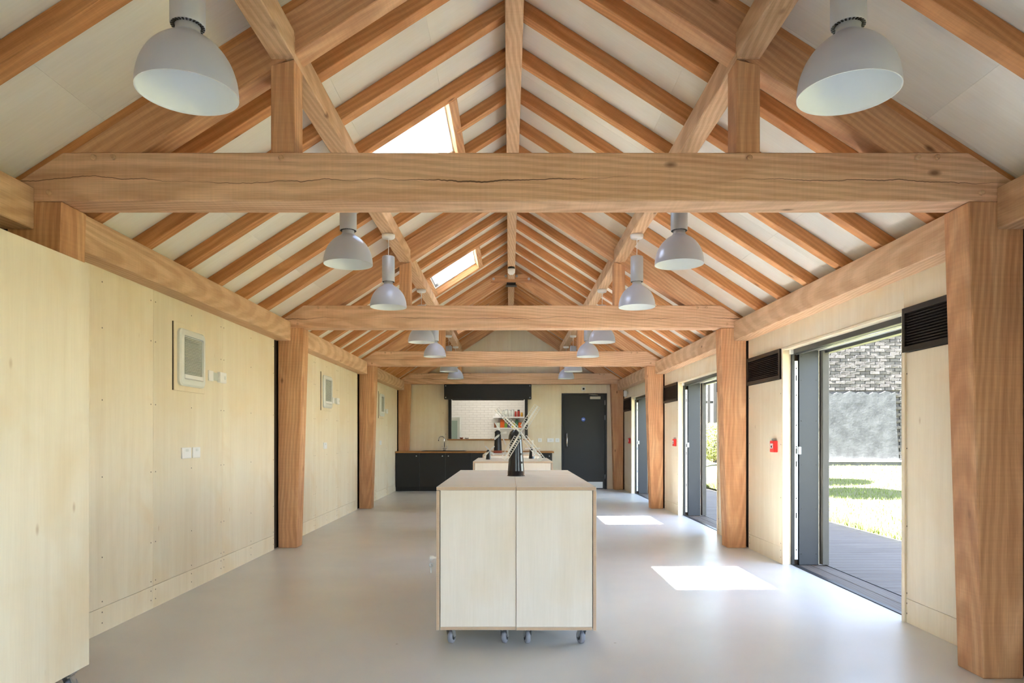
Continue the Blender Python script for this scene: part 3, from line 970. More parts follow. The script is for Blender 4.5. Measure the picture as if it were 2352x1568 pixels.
# ---------------------------------------------------------------- plywood units on casters
def ply_box(x0, x1, y0, y1, z0, z1, thin):
    ax = {'z': (0, 0, 1, 1, 1, 1), 'y': (1, 1, 0, 0, 1, 1), 'x': (1, 1, 1, 1, 0, 0)}[thin]
    return MB().box(x0, x1, y0, y1, z0, z1, mats=ax)
def caster_parts(root, x, y, top, rot, wheelmat='wheel'):
    Mw = WM[root.name] @ T(x, y, 0) @ Matrix.Rotation(rot, 4, 'Z')
    r = 0.037
    c = put('caster', MB().box(-0.028, 0.028, -0.022, 0.022, top - 0.004, top).box(-0.016, 0.016, -0.016, 0.016, top - 0.014, top - 0.004)
            .add([(-0.021, -0.018, top - 0.012), (-0.021, 0.018, top - 0.012), (-0.021, 0.036, r), (-0.021, 0.010, r), (-0.018, -0.018, top - 0.012), (-0.018, 0.018, top - 0.012), (-0.018, 0.036, r), (-0.018, 0.010, r)],
                 [(0, 1, 2, 3), (7, 6, 5, 4), (0, 4, 5, 1), (1, 5, 6, 2), (2, 6, 7, 3), (3, 7, 4, 0)])
            .add([(0.018, -0.018, top - 0.012), (0.018, 0.018, top - 0.012), (0.018, 0.036, r), (0.018, 0.010, r), (0.021, -0.018, top - 0.012), (0.021, 0.018, top - 0.012), (0.021, 0.036, r), (0.021, 0.010, r)],
                 [(0, 1, 2, 3), (7, 6, 5, 4), (0, 4, 5, 1), (1, 5, 6, 2), (2, 6, 7, 3), (3, 7, 4, 0)]).mesh('caster', 'steel'), Mw, root)
    w = MB().lathe([(0.010, -0.015), (0.024, -0.014), (r - 0.004, -0.013), (r, -0.009), (r, 0.009), (r - 0.004, 0.013), (0.024, 0.014), (0.010, 0.015)], 24)
    put('wheel', w.mesh('wheel', wheelmat), Mw @ T(0, 0.022, r) @ Matrix.Rotation(math.pi / 2, 4, 'Y'), c)
    hb = MB().lathe([(0.0, -0.016), (0.018, -0.016), (0.018, 0.016), (0, 0.016)], 16)
    put('hub', hb.mesh('hub', 'frame_dark'), Mw @ T(0, 0.022, r) @ Matrix.Rotation(math.pi / 2, 4, 'Y'), c)

def mobile_cabinet(x0, x1, y0, y1, out, label, key=False, rots=(0.3, -0.2, 0.5, 0.1), near=True):
    """Bench-height cabinet on casters; its doors face the side given by out (-1 or 1)."""
    root = thing('mobile_cabinet', label, 'cabinet', ((x0 + x1) / 2, (y0 + y1) / 2, 0), 0, 'plywood cabinets on casters')
    w, d = (x1 - x0) / 2, (y1 - y0) / 2
    zb, zt, th = 0.104, 0.9126, 0.018
    gx = 0.0008
    part('top', ply_box(-w + gx, w - gx, -d, d, zt - 0.019, zt, 'z'), ['ply_top', 'ply_edge'], root, bevel=0.001)
    bx0, bx1 = (-w + th + 0.005, w - gx) if out < 0 else (-w + gx, w - th - 0.005)
    part('base', ply_box(bx0, bx1, -d, d, zb, zb + th, 'z'), ['ply_cab', 'ply_edge'], root, bevel=0.001)
    for s in (-1, 1):
        ya, yb = (-d + 0.001, -d + th) if s < 0 else (d - th, d - 0.001)
        part('end_panel', ply_box(bx0, bx1, ya, yb, zb + th + 0.001, zt - 0.020, 'y'), ['ply_cab', 'ply_edge'], root, bevel=0.001)
    ix0, ix1 = (w - th, w - gx) if out < 0 else (-w + gx, -w + th)
    part('back_panel', MB().box(ix0, ix1, -d + th, d - th, zb + th, zt - 0.02), 'ply_cab', root)
    xo0, xo1 = (-w, -w + th) if out < 0 else (w - th, w)
    nd = max(2, round((y1 - y0) / 0.6))
    dl = 2 * d / nd
    for k in range(nd):
        dr = part('cabinet_door', ply_box(xo0, xo1, -d + k * dl + 0.0015, -d + (k + 1) * dl - 0.0015, zb - 0.002, zt - 0.022, 'x'), ['ply_cab', 'ply_edge'], root, bevel=0.001)
        if key and k == 0:
            kb = put('lock_handle', MB().lathe([(0.008, 0), (0.008, 0.018), (0.013, 0.022), (0.014, 0.040), (0.0, 0.044)], 16).mesh('lock_handle', 'white'),
                     WM[root.name] @ T(-w, -d + 0.05, 0.503) @ Matrix.Rotation(-math.pi / 2, 4, 'Y'), dr)
            kk = MB()
            kk.lathe([(0.004, -0.002), (0.013, -0.002), (0.013, 0.002), (0.004, 0.002), (0.004, -0.002)], 14)
            Mk = WM[root.name] @ T(-w - 0.034, -d + 0.034, 0.466) @ Matrix.Rotation(math.pi / 2, 4, 'X')
            kk.box(-0.003, 0.003, -0.045, -0.012, -0.001, 0.001)
            kk.box(-0.0015, 0.0015, 0.012, 0.034, -0.001, 0.001)
            put('key', kk.mesh('key', 'steel'), Mk, dr)
    cx = w - 0.07
    for j, (sx, sy) in enumerate(((-1, -1), (1, -1), (-1, 1), (1, 1))):
        caster_parts(root, sx * cx, sy * (d - 0.09), zb, rots[j])
    return root
MC = [(3.93, 5.88), (7.87, 9.20), (10.75, 12.40)]
CXL, CXM, CXR = -0.443, 0.008, 0.461
CN = ['front plywood cabinet on casters', 'middle plywood cabinet on casters behind the lattice windmill', 'far plywood cabinet on casters nearest the sink']
for k, (a, bb) in enumerate(MC):
    mobile_cabinet(CXL, CXM, a + 0.006, bb, -1, CN[k] + [', half with key in its door', ', half under the small windmill', ', half towards the ventilation cassettes'][k], key=(k == 0), rots=(-0.35, -0.25, 0.6, 0.1))
    mobile_cabinet(CXM, CXR, a, bb - 0.01, 1, CN[k] + [', half towards the doorways', ', half towards the dark door', ', half towards the doorways'][k], rots=(0.25, 0.35, 0.2, -0.3))

# tall unit beside the viewer
root = thing('tall_cabinet', 'tall blank plywood storage unit on casters against the long wall', 'cabinet', (-2.27, 2.6, 0))
WM0 = WM[root.name]
X0, X1 = -2.492 + 2.27, -2.048 + 2.27
Y0, Y1 = 1.95 - 2.6, 3.346 - 2.6
part('side_panel', ply_box(X1 - 0.018, X1, Y0, Y1, 0.104, 2.024, 'x'), ['ply', 'ply_edge'], root, bevel=0.0015)
part('side_panel', ply_box(X0, X0 + 0.018, Y0, Y1, 0.104, 2.024, 'x'), ['ply', 'ply_edge'], root, bevel=0.0015)
part('top', ply_box(X0 + 0.018, X1 - 0.018, Y0, Y1, 2.004, 2.022, 'z'), ['ply_top', 'ply_edge'], root)
part('base', ply_box(X0 + 0.018, X1 - 0.018, Y0, Y1, 0.106, 0.124, 'z'), ['ply_top', 'ply_edge'], root)
part('end_panel', ply_box(X0 + 0.018, X1 - 0.018, Y1 - 0.02, Y1 - 0.002, 0.124, 2.004, 'y'), ['ply', 'ply_edge'], root)
part('end_panel', ply_box(X0 + 0.018, X1 - 0.018, Y0 + 0.002, Y0 + 0.02, 0.124, 2.004, 'y'), ['ply', 'ply_edge'], root)
for sx, sy, r in ((X1 - 0.024, Y1 - 0.125, 0.0), (X0 + 0.08, Y1 - 0.16, -0.2), (X1 - 0.08, Y0 + 0.1, 0.2), (X0 + 0.08, Y0 + 0.1, 0.1)):
    caster_parts(root, sx, sy, 0.104, r)

# ---------------------------------------------------------------- model windmills
ZT = 0.9126
def sail_lattice(L0, L, W, n):
    m = MB()
    m.box(-0.0058, 0.0058, -0.003, 0.003, 0.0, L)
    for x in (-W / 2, W / 2):
        m.box(x - 0.0019, x + 0.0019, -0.0018, 0.0018, L0, L)
    for k in range(n + 1):
        z = L0 + (L - L0) * k / n
        m.box(-W / 2, W / 2, -0.0012, 0.0012, z - 0.0017, z + 0.0017)
    return m
def windmill(name, label, x, y, parts):
    root = thing(name, label, 'windmill model', (x, y, ZT), 0, 'model windmills on the cabinets')
    parts(root)
    return root
def big_mill(root):
    part('plinth', MB().lathe([(0.0, 0), (0.064, 0), (0.064, 0.004), (0.061, 0.006), (0.0605, 0.036), (0.058, 0.038)], 40), 'mill_black', root)
    part('tower', MB().lathe([(0.0595, 0.037), (0.050, 0.16), (0.043, 0.262)], 40), 'mill_black', root)
    wn = MB()
    wn.box(0.036, 0.046, -0.043, -0.034, 0.09, 0.105).box(0.032, 0.040, -0.040, -0.031, 0.15, 0.165)
    part('windows', wn, 'frame_dark', root)
    cap = MB().lathe([(0.047, 0.0), (0.050, 0.006), (0.047, 0.028), (0.036, 0.055), (0.018, 0.071), (0.0, 0.076)], 32)
    cap.v = [(p[0] - 0.006, p[1] * 1.25, p[2]) for p in cap.v]
    part('cap', cap, 'mill_black', root, WM[root.name] @ T(0, 0, 0.262))
    hubM = WM[root.name] @ T(0.030, -0.085, 0.312)
    part('shaft', MB().tube([(0, 0.05, 0), (0, -0.006, 0)], 0.006, 10), 'steel', root, hubM)
    hb = part('hub', MB().box(-0.011, 0.011, -0.004, 0.008, -0.011, 0.011), 'sail', root, hubM, 0.002)
    for ang, L, W, pit in ((57, 0.222, 0.050, 0.15), (135, 0.236, 0.050, 0.75), (239, 0.222, 0.050, 0.15), (309, 0.245, 0.050, 0.65)):
        part('sail', sail_lattice(0.042, L, W, 11), 'sail', root, hubM @ Matrix.Rotation(math.radians(90 - ang), 4, 'Y') @ Matrix.Rotation(pit, 4, 'Z'))
windmill('model_windmill', 'large black windmill model with white lattice sails on the front cabinet', 0.018, 5.02, big_mill)
def small_mill(h, r0, r1, sails, hub, cap=True, base=None):
    def f(root):
        z0 = 0.0
        if base:
            part('plinth', MB().lathe([(0, 0), (base[0], 0), (base[0] * 0.92, base[1]), (0, base[1])], 16), 'brick_red', root)
            z0 = base[1]
        part('tower', MB().lathe([(0, z0), (r0, z0), (r1, h), (0, h)], 12, smooth=False), 'mill_black', root)
        part('cap', MB().lathe([(r1 * 1.12, h), (r1 * 1.05, h + r1 * 0.5), (r1 * 0.5, h + r1 * 0.95), (0, h + r1)], 16), 'mill_black', root)
        hm = WM[root.name] @ T(*hub)
        part('hub', MB().tube([(0, r1 + 0.01, 0), (0, -0.006, 0)], 0.006, 8), 'sail', root, hm)
        for ang, L, W, pit in sails:
            part('sail', MB().box(-0.003, 0.003, -0.002, 0.002, 0, L).box(-W / 2, W / 2, -0.0015, 0.0015, L * 0.28, L), 'sail', root,
                 hm @ Matrix.Rotation(math.radians(90 - ang), 4, 'Y') @ Matrix.Rotation(pit, 4, 'Z'))
    return f
windmill('model_windmill', 'smallest windmill model with plain white sails on the middle cabinet', -0.287, 8.55,
         small_mill(0.098, 0.034, 0.021, ((45, 0.080, 0.017, 0), (135, 0.080, 0.017, 0), (225, 0.080, 0.017, 0), (315, 0.072, 0.017, 0.3)), (0.018, -0.036, 0.108)))
windmill('model_windmill', 'small windmill model half hidden behind the lattice sail', 0.255, 8.85,
         small_mill(0.125, 0.042, 0.026, ((92, 0.105, 0.026, 0.15), (182, 0.10, 0.024, 0.8), (272, 0.10, 0.024, 0.15), (2, 0.095, 0.024, 0.8)), (0.012, -0.042, 0.13)))
windmill('model_windmill', 'black windmill model on red base with plain white sails', -0.225, 11.75,
         small_mill(0.335, 0.068, 0.050, ((118, 0.20, 0.03, 0.3), (8, 0.095, 0.04, 0.3), (222, 0.155, 0.034, 0.2), (292, 0.205, 0.022, 0.6)), (0.055, -0.07, 0.335), base=(0.075, 0.045)))

# ---------------------------------------------------------------- kitchen counter under the hatch
CF, CB = 15.12, YF
edges = [-2.505, -1.985, -1.42, -0.855, -0.29, 0.275, 0.90]
CL = ['black base cabinet in the corner beside the long wall', 'black base cabinet below the sink tap', 'black base cabinet just right of the sink cabinet',
      'black base cabinet hidden behind the far mobile cabinet', 'black base cabinet behind the lattice windmill', 'black base cabinet at the free end of the worktop']
for k in range(6):
    x0, x1 = edges[k], edges[k + 1]
    root = thing('base_cabinet', CL[k], 'cabinet', ((x0 + x1) / 2, (CF + CB) / 2, 0), 0, 'black base cabinets under the worktop')
    w = (x1 - x0) / 2; d = (CB - CF) / 2
    part('body', MB().box(-w + 0.001, w - 0.001, -d + 0.04, d - 0.004, 0.10, 0.829), 'black', root)
    part('plinth', MB().box(-w + 0.001, w - 0.001, -d + 0.07, -d + 0.085, 0, 0.10), 'black', root)
    dr = part('cabinet_door', MB().box(-w + 0.003, w - 0.003, -d + 0.02, -d + 0.039, 0.09, 0.822), 'black', root, bevel=0.0015)
    kx = (w - 0.065) if k in (0, 1, 3, 5) else (-w + 0.065)
    put('knob', MB().lathe([(0.005, 0), (0.005, 0.012), (0.013, 0.016), (0.013, 0.022), (0, 0.024)], 14).mesh('knob', 'steel'),
        WM[root.name] @ T(kx, -d + 0.02, 0.765) @ TOFRONT, dr)
wt = put('worktop', MB().box(-1.75, 1.70, -0.32, 0.31, -0.035, 0).mesh('worktop', 'worktop', 0.003), T(-0.762, 15.43, 0.866))
tag(wt, 'long oak worktop below the serving hatch', 'worktop')
sk = thing('sink', 'black inset sink in the oak worktop', 'sink', (-1.47, 15.40, 0.866))
def frame_mb(w, d, t, z0, z1):
    return MB().box(-w, w, -d, -d + t, z0, z1).box(-w, w, d - t, d, z0, z1).box(-w, -w + t, -d + t, d - t, z0, z1).box(w - t, w, -d + t, d - t, z0, z1)
part('rim', frame_mb(0.48, 0.22, 0.03, 0.0005, 0.010), 'black', sk, bevel=0.002)
part('basin', MB().box(-0.45, 0.45, -0.19, 0.19, 0.0005, 0.002), 'black_metal', sk)
part('drain', MB().lathe([(0.03, 0.002), (0.03, 0.004), (0, 0.004)], 16), 'steel', sk)
tp = thing('mixer_tap', 'chrome swan-neck mixer tap behind the sink', 'tap', (-1.485, 15.60, 0.8765))
part('base', MB().lathe([(0, 0), (0.034, 0), (0.032, 0.012), (0.018, 0.02), (0.016, 0.06), (0, 0.06)], 20), 'chrome', tp)
pa = [(0, 0, 0.05), (0, 0, 0.25)]
for k in range(9):
    t = math.pi * k / 8
    pa.append((-0.065 + 0.065 * math.cos(t), 0, 0.25 + 0.065 * math.sin(t)))
pa.append((-0.13, 0, 0.21))
part('spout', MB().tube(pa, 0.0105, 12), 'chrome', tp)
for s in (-1, 1):
    part('lever', MB().tube([(0, 0, 0.03), (s * 0.045, 0, 0.04), (s * 0.052, 0, 0.055), (s * 0.054, 0, 0.105)], 0.007, 8), 'chrome', tp)

# sockets on the far wall
for x, w, lab in ((0.66, 0.045, 'single white switch plate between hatch and dark door'), (0.90, 0.075, 'double white socket plate on the far wall, left of its neighbour'), (1.055, 0.045, 'white switch plate closest to the dark door')):
    r = thing('wall_socket', lab, 'socket', (x, YF, 1.105), 0, 'white plates on the far wall')
    part('plate', MB().box(-w, w, -0.012, 0, -0.043, 0.043), 'white', r, bevel=0.003)
    part('rocker', MB().box(-w * 0.4, w * 0.4, -0.016, -0.012, -0.015, 0.02), 'offwhite', r, bevel=0.001)

# ---------------------------------------------------------------- serving hatch
hr = thing('roller_shutter', 'black roller shutter box and guides of the serving hatch', 'shutter', ((HX0 + HX1) / 2, YF, HZ0))
hx = (HX0 + HX1) / 2; hw = (HX1 - HX0) / 2
bxx = part('shutter_box', MB().box(-0.975, 0.975, -0.20, -0.001, 0.912, 1.247), 'black', hr, bevel=0.006)
for sx in (-0.94, 0.94):
    for z in (0.95, 1.21):
        put('bolt', MB().lathe([(0.013, 0), (0.013, 0.006), (0, 0.008)], 12).mesh('bolt', 'steel'), WM[hr.name] @ T(sx, -0.20, z) @ TOFRONT, bxx)
for s in (-1, 1):
    part('guide_rail', MB().box(min(s * (hw - 0.002), s * (hw - 0.065)), max(s * (hw - 0.002), s * (hw - 0.065)), -0.05, 0.10, 0.025, 0.912), 'black', hr, bevel=0.002)
part('bottom_lath', MB().box(-hw + 0.09, hw - 0.09, -0.06, -0.03, 0.895, 0.912), 'black_metal', hr)
sill = put('hatch_sill', MB().box(-hw - 0.02, hw + 0.02, -0.06, 0.2, -0.03, 0).mesh('hatch_sill', 'worktop', 0.003), T(hx, YF, HZ0 + 0.022))
tag(sill, 'narrow wooden sill along the bottom of the hatch', 'sill')

# ---------------------------------------------------------------- dark door
dd = struct('door_1', None, None, 'closed charcoal flush door in the far wall', T((DX0 + DX1) / 2, YF, 0), 'door')
dw = (DX1 - DX0) / 2
part('door_frame', MB().box(-dw, -dw + 0.045, -0.012, 0.12, 0, DZ1).box(dw - 0.045, dw, -0.012, 0.12, 0, DZ1).box(-dw + 0.045, dw - 0.045, -0.012, 0.12, DZ1 - 0.045, DZ1), 'door_grey', dd, bevel=0.002)
lf = part('door_leaf', MB().box(-dw + 0.048, dw - 0.048, 0.0, 0.045, 0.006, DZ1 - 0.048), 'door_grey', dd, bevel=0.002)
put('pull_handle', MB().tube([(0, 0, 0), (0, -0.05, 0), (0, -0.055, 0.01), (0, -0.055, 0.29), (0, -0.05, 0.30), (0, 0, 0.30)], 0.011, 10).mesh('pull_handle', 'chrome'), WM[dd.name] @ T(-dw + 0.118, 0, 0.955), lf)
put('kick_plate', MB().box(-dw + 0.06, dw - 0.095, -0.003, -0.0005, 0.025, 0.165).mesh('kick_plate', 'steel'), WM[dd.name], lf)
sg = put('door_sign', MB().lathe([(0.046, 0), (0.046, 0.002), (0, 0.002)], 28, smooth=False).mesh('door_sign', 'blue'), WM[dd.name] @ T(-0.02, -0.0005, 1.575) @ TOFRONT, lf)
sm = MB().box(-0.028, 0.028, -0.0036, -0.0027, 1.580, 1.588).box(-0.022, 0.022, -0.0036, -0.0027, 1.562, 1.570)
put('sign_marks', sm.mesh('sign_marks', 'white'), WM[dd.name] @ T(-0.02, 0, 0), lf)
cl = put('door_closer', MB().box(0.125, 0.365, -0.05, -0.0005, 2.03, 2.095).mesh('door_closer', 'steel', 0.006), WM[dd.name], dd)
put('closer_arm', MB().tube([(0.30, -0.035, 2.098), (0.31, -0.06, 2.125), (0.10, -0.02, 2.14)], 0.009, 8).mesh('closer_arm', 'chrome'), WM[dd.name], cl)
for z in (0.22, 1.56, 1.90):
    put('hinge', MB().tube([(dw - 0.046, -0.012, z), (dw - 0.046, -0.012, z + 0.11)], 0.009, 8).mesh('hinge', 'steel'), WM[dd.name], dd)
r = thing('exit_indicator', 'small square white indicator with dark centre above the door', 'indicator', (1.645, YF, 2.265))
part('plate', MB().box(-0.045, 0.045, -0.02, 0, -0.045, 0.045), 'white', r, bevel=0.003)
part('lens', MB().box(-0.022, 0.022, -0.023, -0.0205, -0.022, 0.022), 'black', r, bevel=0.001)
r = thing('motion_sensor', 'small white motion sensor beside the last post under the beam', 'sensor', (2.47, 15.02, 2.11))
part('bracket', MB().box(0.0, 0.057, -0.015, 0.015, 0.01, 0.035), 'white', r)
part('housing', MB().lathe([(0, -0.07), (0.02, -0.068), (0.036, -0.05), (0.038, 0.05), (0.03, 0.065), (0, 0.068)], 16), 'white', r)

# ---------------------------------------------------------------- kitchen beyond the hatch
KY = 17.95
mb = MB().box(-2.6, 2.6, KY + 0.012, KY + 0.12, 0, 2.7)
kw = struct('wall_kitchen', mb, 'grout', 'white tiled kitchen wall seen through the hatch', cat='wall')
struct('wall_kitchen_left', MB().box(-2.7, -2.6, YF + 0.15, KY + 0.12, 0, 2.7), 'plaster_white', 'white side wall of the kitchen by the fridge', cat='wall')
struct('wall_kitchen_right', MB().box(2.6, 2.7, YF + 0.15, KY + 0.12, 0, 2.7), 'plaster_white', 'white side wall of the kitchen by the shelves', cat='wall')
struct('ceiling_kitchen', MB().box(-2.7, 2.7, YF + 0.15, KY + 0.12, 2.7, 2.8), 'plaster_white', 'white kitchen ceiling', cat='ceiling')
tw, thh = 0.196, 0.062
tm = MB().box(0.0015, tw - 0.0015, 0, 0.012, 0.0015, thh - 0.0015).mesh('tile', 'tile', 0.002)
row = 0
z = 1.0
while z < 2.2:
    x = -1.75 + (tw / 2 if row % 2 else 0)
    while x < 0.75:
        put('tile', tm, T(x, KY, z), kw)
        x += tw
    z += thh; row += 1
kb = put('kitchen_counter', MB().box(-1.6, 2.2, 17.35, KY - 0.002, 0, 0.90).box(-1.62, 2.2, 17.33, KY - 0.002, 0.90, 0.94).mesh('kitchen_counter', 'plaster_white', 0.002))
tag(kb, 'white counter along the tiled kitchen wall', 'counter')
lt = thing('kitchen_fill_light', 'added strip light on the kitchen ceiling, out of view', 'light', (-0.5, 16.9, 2.7))  # unseen lamp added above the hatch to brighten the kitchen
part('housing', MB().box(-0.9, 0.9, -0.09, 0.09, -0.05, -0.001), 'white', lt)
part('diffuser', MB().box(-0.88, 0.88, -0.07, 0.07, -0.062, -0.0505), 'kitchen_fill_glow', lt)
fz = thing('display_fridge', 'pale display fridge with greenish glass door beyond the hatch', 'fridge', (-1.42, 17.05, 0))
part('body', MB().box(-0.20, 0.20, -0.23, 0.25, 0.04, 1.67), 'offwhite', fz, bevel=0.006)
part('foot', MB().box(-0.18, 0.18, -0.2, 0.22, 0, 0.04), 'black', fz)
fd = part('fridge_door', MB().box(-0.195, 0.195, -0.262, -0.231, 0.06, 1.66), 'offwhite', fz, bevel=0.004)
put('pane', MB().box(-0.135, 0.135, -0.266, -0.2625, 0.15, 1.57).mesh('pane', 'fridge_glass'), WM[fz.name], fd)
# shelves
for z, x0, x1, lab in ((1.69, -0.44, 0.36, 'upper white wall shelf holding jars'), (1.41, -0.44, 0.30, 'lower white wall shelf holding packets')):
    r = thing('wall_shelf', lab, 'shelf', ((x0 + x1) / 2, 17.8, z), 0, 'white kitchen shelves')
    w = (x1 - x0) / 2
    part('board', MB().box(-w, w, -0.13, 0.148, -0.03, 0), 'white', r, bevel=0.002)
    for s in (-1, 1):
        part('bracket', MB().prism([(0.14, -0.031), (-0.09, -0.031), (0.14, -0.16)], -0.012, 0.012), 'white', r, WM[r.name] @ T(s * w * 0.7, 0, 0) @ Matrix(((0, 0, 1, 0), (1, 0, 0, 0), (0, 1, 0, 0), (0, 0, 0, 1))))
def col_mat(name, c, rough=0.4):
    if name not in M:
        M[name] = plain(name, srgb(*c), rough)
    return name
def jar(x, y, z, r, h, label, body, lid, lidh=0.02, name='jar', cat='jar', bulge=1.0):
    t = thing(name, label, cat, (x, y, z), 0, 'things on the kitchen shelves')
    part('body', MB().lathe([(0, 0), (r, 0), (r * bulge, h * 0.5), (r, h * 0.86), (r * 0.8, h), (0, h)], 20), body, t)
    part('lid', MB().lathe([(r * 0.86, h), (r * 0.86, h + lidh), (0, h + lidh)], 20), lid, t)
    return t
def pack(x, y, z, w, d, h, label, mat, flap=True):
    t = thing('packet', label, 'packet', (x, y, z), 0, 'things on the kitchen shelves')
    part('carton', MB().box(-w, w, -d, d, 0, h), mat, t, bevel=0.003)
    part('fold', MB().prism([(-d, 0), (d, 0), (0, 0.018)], -w * 0.96, w * 0.96), mat, t, WM[t.name] @ T(0, 0, h) @ Matrix(((0, 0, 1, 0), (1, 0, 0, 0), (0, 1, 0, 0), (0, 0, 0, 1))))
    return t
SZ, SZ2 = 1.69, 1.41
col_mat('jar_glass', (214, 218, 214), 0.1); col_mat('jar_red', (170, 56, 48)); col_mat('jar_amber', (196, 150, 60)); col_mat('dark_lid', (44, 38, 50))
col_mat('pk_orange', (214, 98, 34)); col_mat('pk_green', (110, 150, 60)); col_mat('pk_purple', (92, 74, 108)); col_mat('pk_yellow', (214, 196, 70))
col_mat('pk_teal', (96, 150, 124)); col_mat('pk_brown', (120, 70, 40)); col_mat('pk_pale', (206, 214, 196))
pt = thing('cooking_pot', 'white lidded pot at the end of the upper shelf', 'pot', (-0.32, 17.78, SZ), 0, 'things on the kitchen shelves')
part('body', MB().lathe([(0, 0), (0.075, 0), (0.08, 0.02), (0.08, 0.09), (0, 0.09)], 24), 'white', pt)
part('lid', MB().lathe([(0.083, 0.09), (0.08, 0.102), (0.02, 0.11), (0.012, 0.125), (0, 0.126)], 24), 'offwhite', pt)
for k, x in enumerate((-0.19, -0.10, -0.01, 0.06)):
    jar(x, 17.79, SZ, 0.038, 0.15 + 0.02 * (k % 2), ['clear storage jar beside the white pot', 'taller clear jar with steel lid on the upper shelf', 'clear jar behind the lattice sail tip', 'short clear jar next to the red jar'][k], 'jar_glass', 'steel')
jar(0.13, 17.78, SZ, 0.028, 0.12, 'red jar with red lid on the upper shelf', 'jar_red', 'jar_red')
jar(0.205, 17.79, SZ, 0.034, 0.15, 'pink-red bottle with dark cap on the upper shelf', 'jar_red', 'dark_lid', 0.03, 'bottle', 'bottle')
jar(0.285, 17.78, SZ, 0.032, 0.09, 'short amber jar at the end of the upper shelf', 'jar_amber', 'jar_amber')
pack(-0.39, 17.79, SZ2, 0.03, 0.04, 0.11, 'orange-brown packet at the outer end of the lower shelf', 'pk_brown')
pack(-0.31, 17.79, SZ2, 0.035, 0.04, 0.12, 'pale packet on the lower shelf', 'pk_pale')
pack(-0.21, 17.80, SZ2, 0.055, 0.05, 0.20, 'tall orange packet on the lower shelf', 'pk_orange')
pack(-0.12, 17.76, SZ2, 0.035, 0.04, 0.09, 'green packet in front of the orange one', 'pk_green')
pack(-0.03, 17.79, SZ2, 0.045, 0.05, 0.12, 'purple packet on the lower shelf', 'pk_purple')
pack(0.07, 17.79, SZ2, 0.04, 0.05, 0.10, 'yellow packet on the lower shelf', 'pk_yellow')
jar(0.16, 17.80, SZ2, 0.04, 0.20, 'teal bottle under the upper shelf', 'pk_teal', 'dark_lid', 0.02, 'bottle', 'bottle')
pack(0.24, 17.79, SZ2, 0.04, 0.05, 0.12, 'orange packet beside the teal bottle', 'pk_orange')
def bowl(x, y, z, r, h, label, mat):
    t = thing('bowl', label, 'bowl', (x, y, z), 0, 'things behind the hatch sill')
    part('shell', MB().lathe([(0, 0), (r * 0.5, 0), (r * 0.85, h * 0.5), (r, h), (r * 0.95, h), (r * 0.78, h * 0.5), (r * 0.4, 0.01), (0, 0.01)], 24), mat, t)
    part('foot', MB().lathe([(r * 0.55, -0.0), (r * 0.55, 0.006), (r * 0.45, 0.006)], 20), mat, t)
SI = HZ0 + 0.022
bowl(-1.12, 15.85, SI, 0.045, 0.035, 'small red-brown bowl on the hatch sill beside the fridge', 'brick_red')
bowl(-1.0, 15.86, SI, 0.05, 0.03, 'small dark steel bowl on the hatch sill', 'steel')
for k, x in enumerate((-0.50, -0.44)):
    t = thing('tap_knob', ['round chrome knob below the tiles, outer one', 'round chrome knob below the tiles, inner one'][k], 'knob', (x, KY, 1.115))
    part('stem', MB().tube([(0, 0, 0), (0, -0.03, 0)], 0.008, 8), 'chrome', t)
    part('head', MB().lathe([(0, 0), (0.018, 0.002), (0.02, 0.012), (0, 0.016)], 14), 'frame_dark', t, WM[t.name] @ T(0, -0.028, 0) @ TOFRONT)

# ---------------------------------------------------------------- outside: deck, lawn, brick wall, palings, shrubs
DKX0, DKX1, DZ = 2.93, 4.58, -0.03
dk = struct('floor_deck', MB().box(DKX0, DKX1, -1.0, 22.0, -0.16, -0.07), 'void', 'grey timber deck outside the doorways', cat='deck')
bm_ = MB().box(0, DKX1 - DKX0, -0.069, 0.069, -0.03, 0).mesh('deck_board', 'deck', 0.003)
y = 2.4
while y < 21.5:
    put('deck_board', bm_, T(DKX0, y, DZ) @ Matrix.Rotation(random.uniform(-0.0006, 0.0006), 4, 'Z'), dk)
    y += 0.144
def lawn_z(x, y):
    a = max(0.0, (y - 8.5) / 11.5)
    b = max(0.0, (x - DKX1) / 6.0)
    return -0.04 + 0.40 * min(1.6, a) * min(1.0, 0.25 + b)
mb = MB()
nx, ny = 40, 60
vs, fs = [], []
for j in range(ny + 1):
    for i in range(nx + 1):
        x = DKX1 + (30 - DKX1) * (i / nx) ** 1.5
        y = -6 + 46 * j / ny
        vs.append((x, y, lawn_z(x, y)))
for j in range(ny):
    for i in range(nx):
        a = j * (nx + 1) + i
        fs.append((a, a + 1, a + nx + 2, a + nx + 1))
mb.add(vs, fs, 0, True)
lw = struct('floor_lawn', mb, 'lawn', 'sunlit mown lawn outside the doorways', cat='lawn')
mb = MB().box(-60, 60, -40, 80, -0.6, -0.5)
struct('floor_ground', mb, 'lawn', 'ground around the building', cat='ground')
struct('floor_apron', MB().box(-4.0, 2.9, -9.0, YB - 0.15, -0.16, -0.02), 'render', 'paved ground behind the viewer', cat='paving')
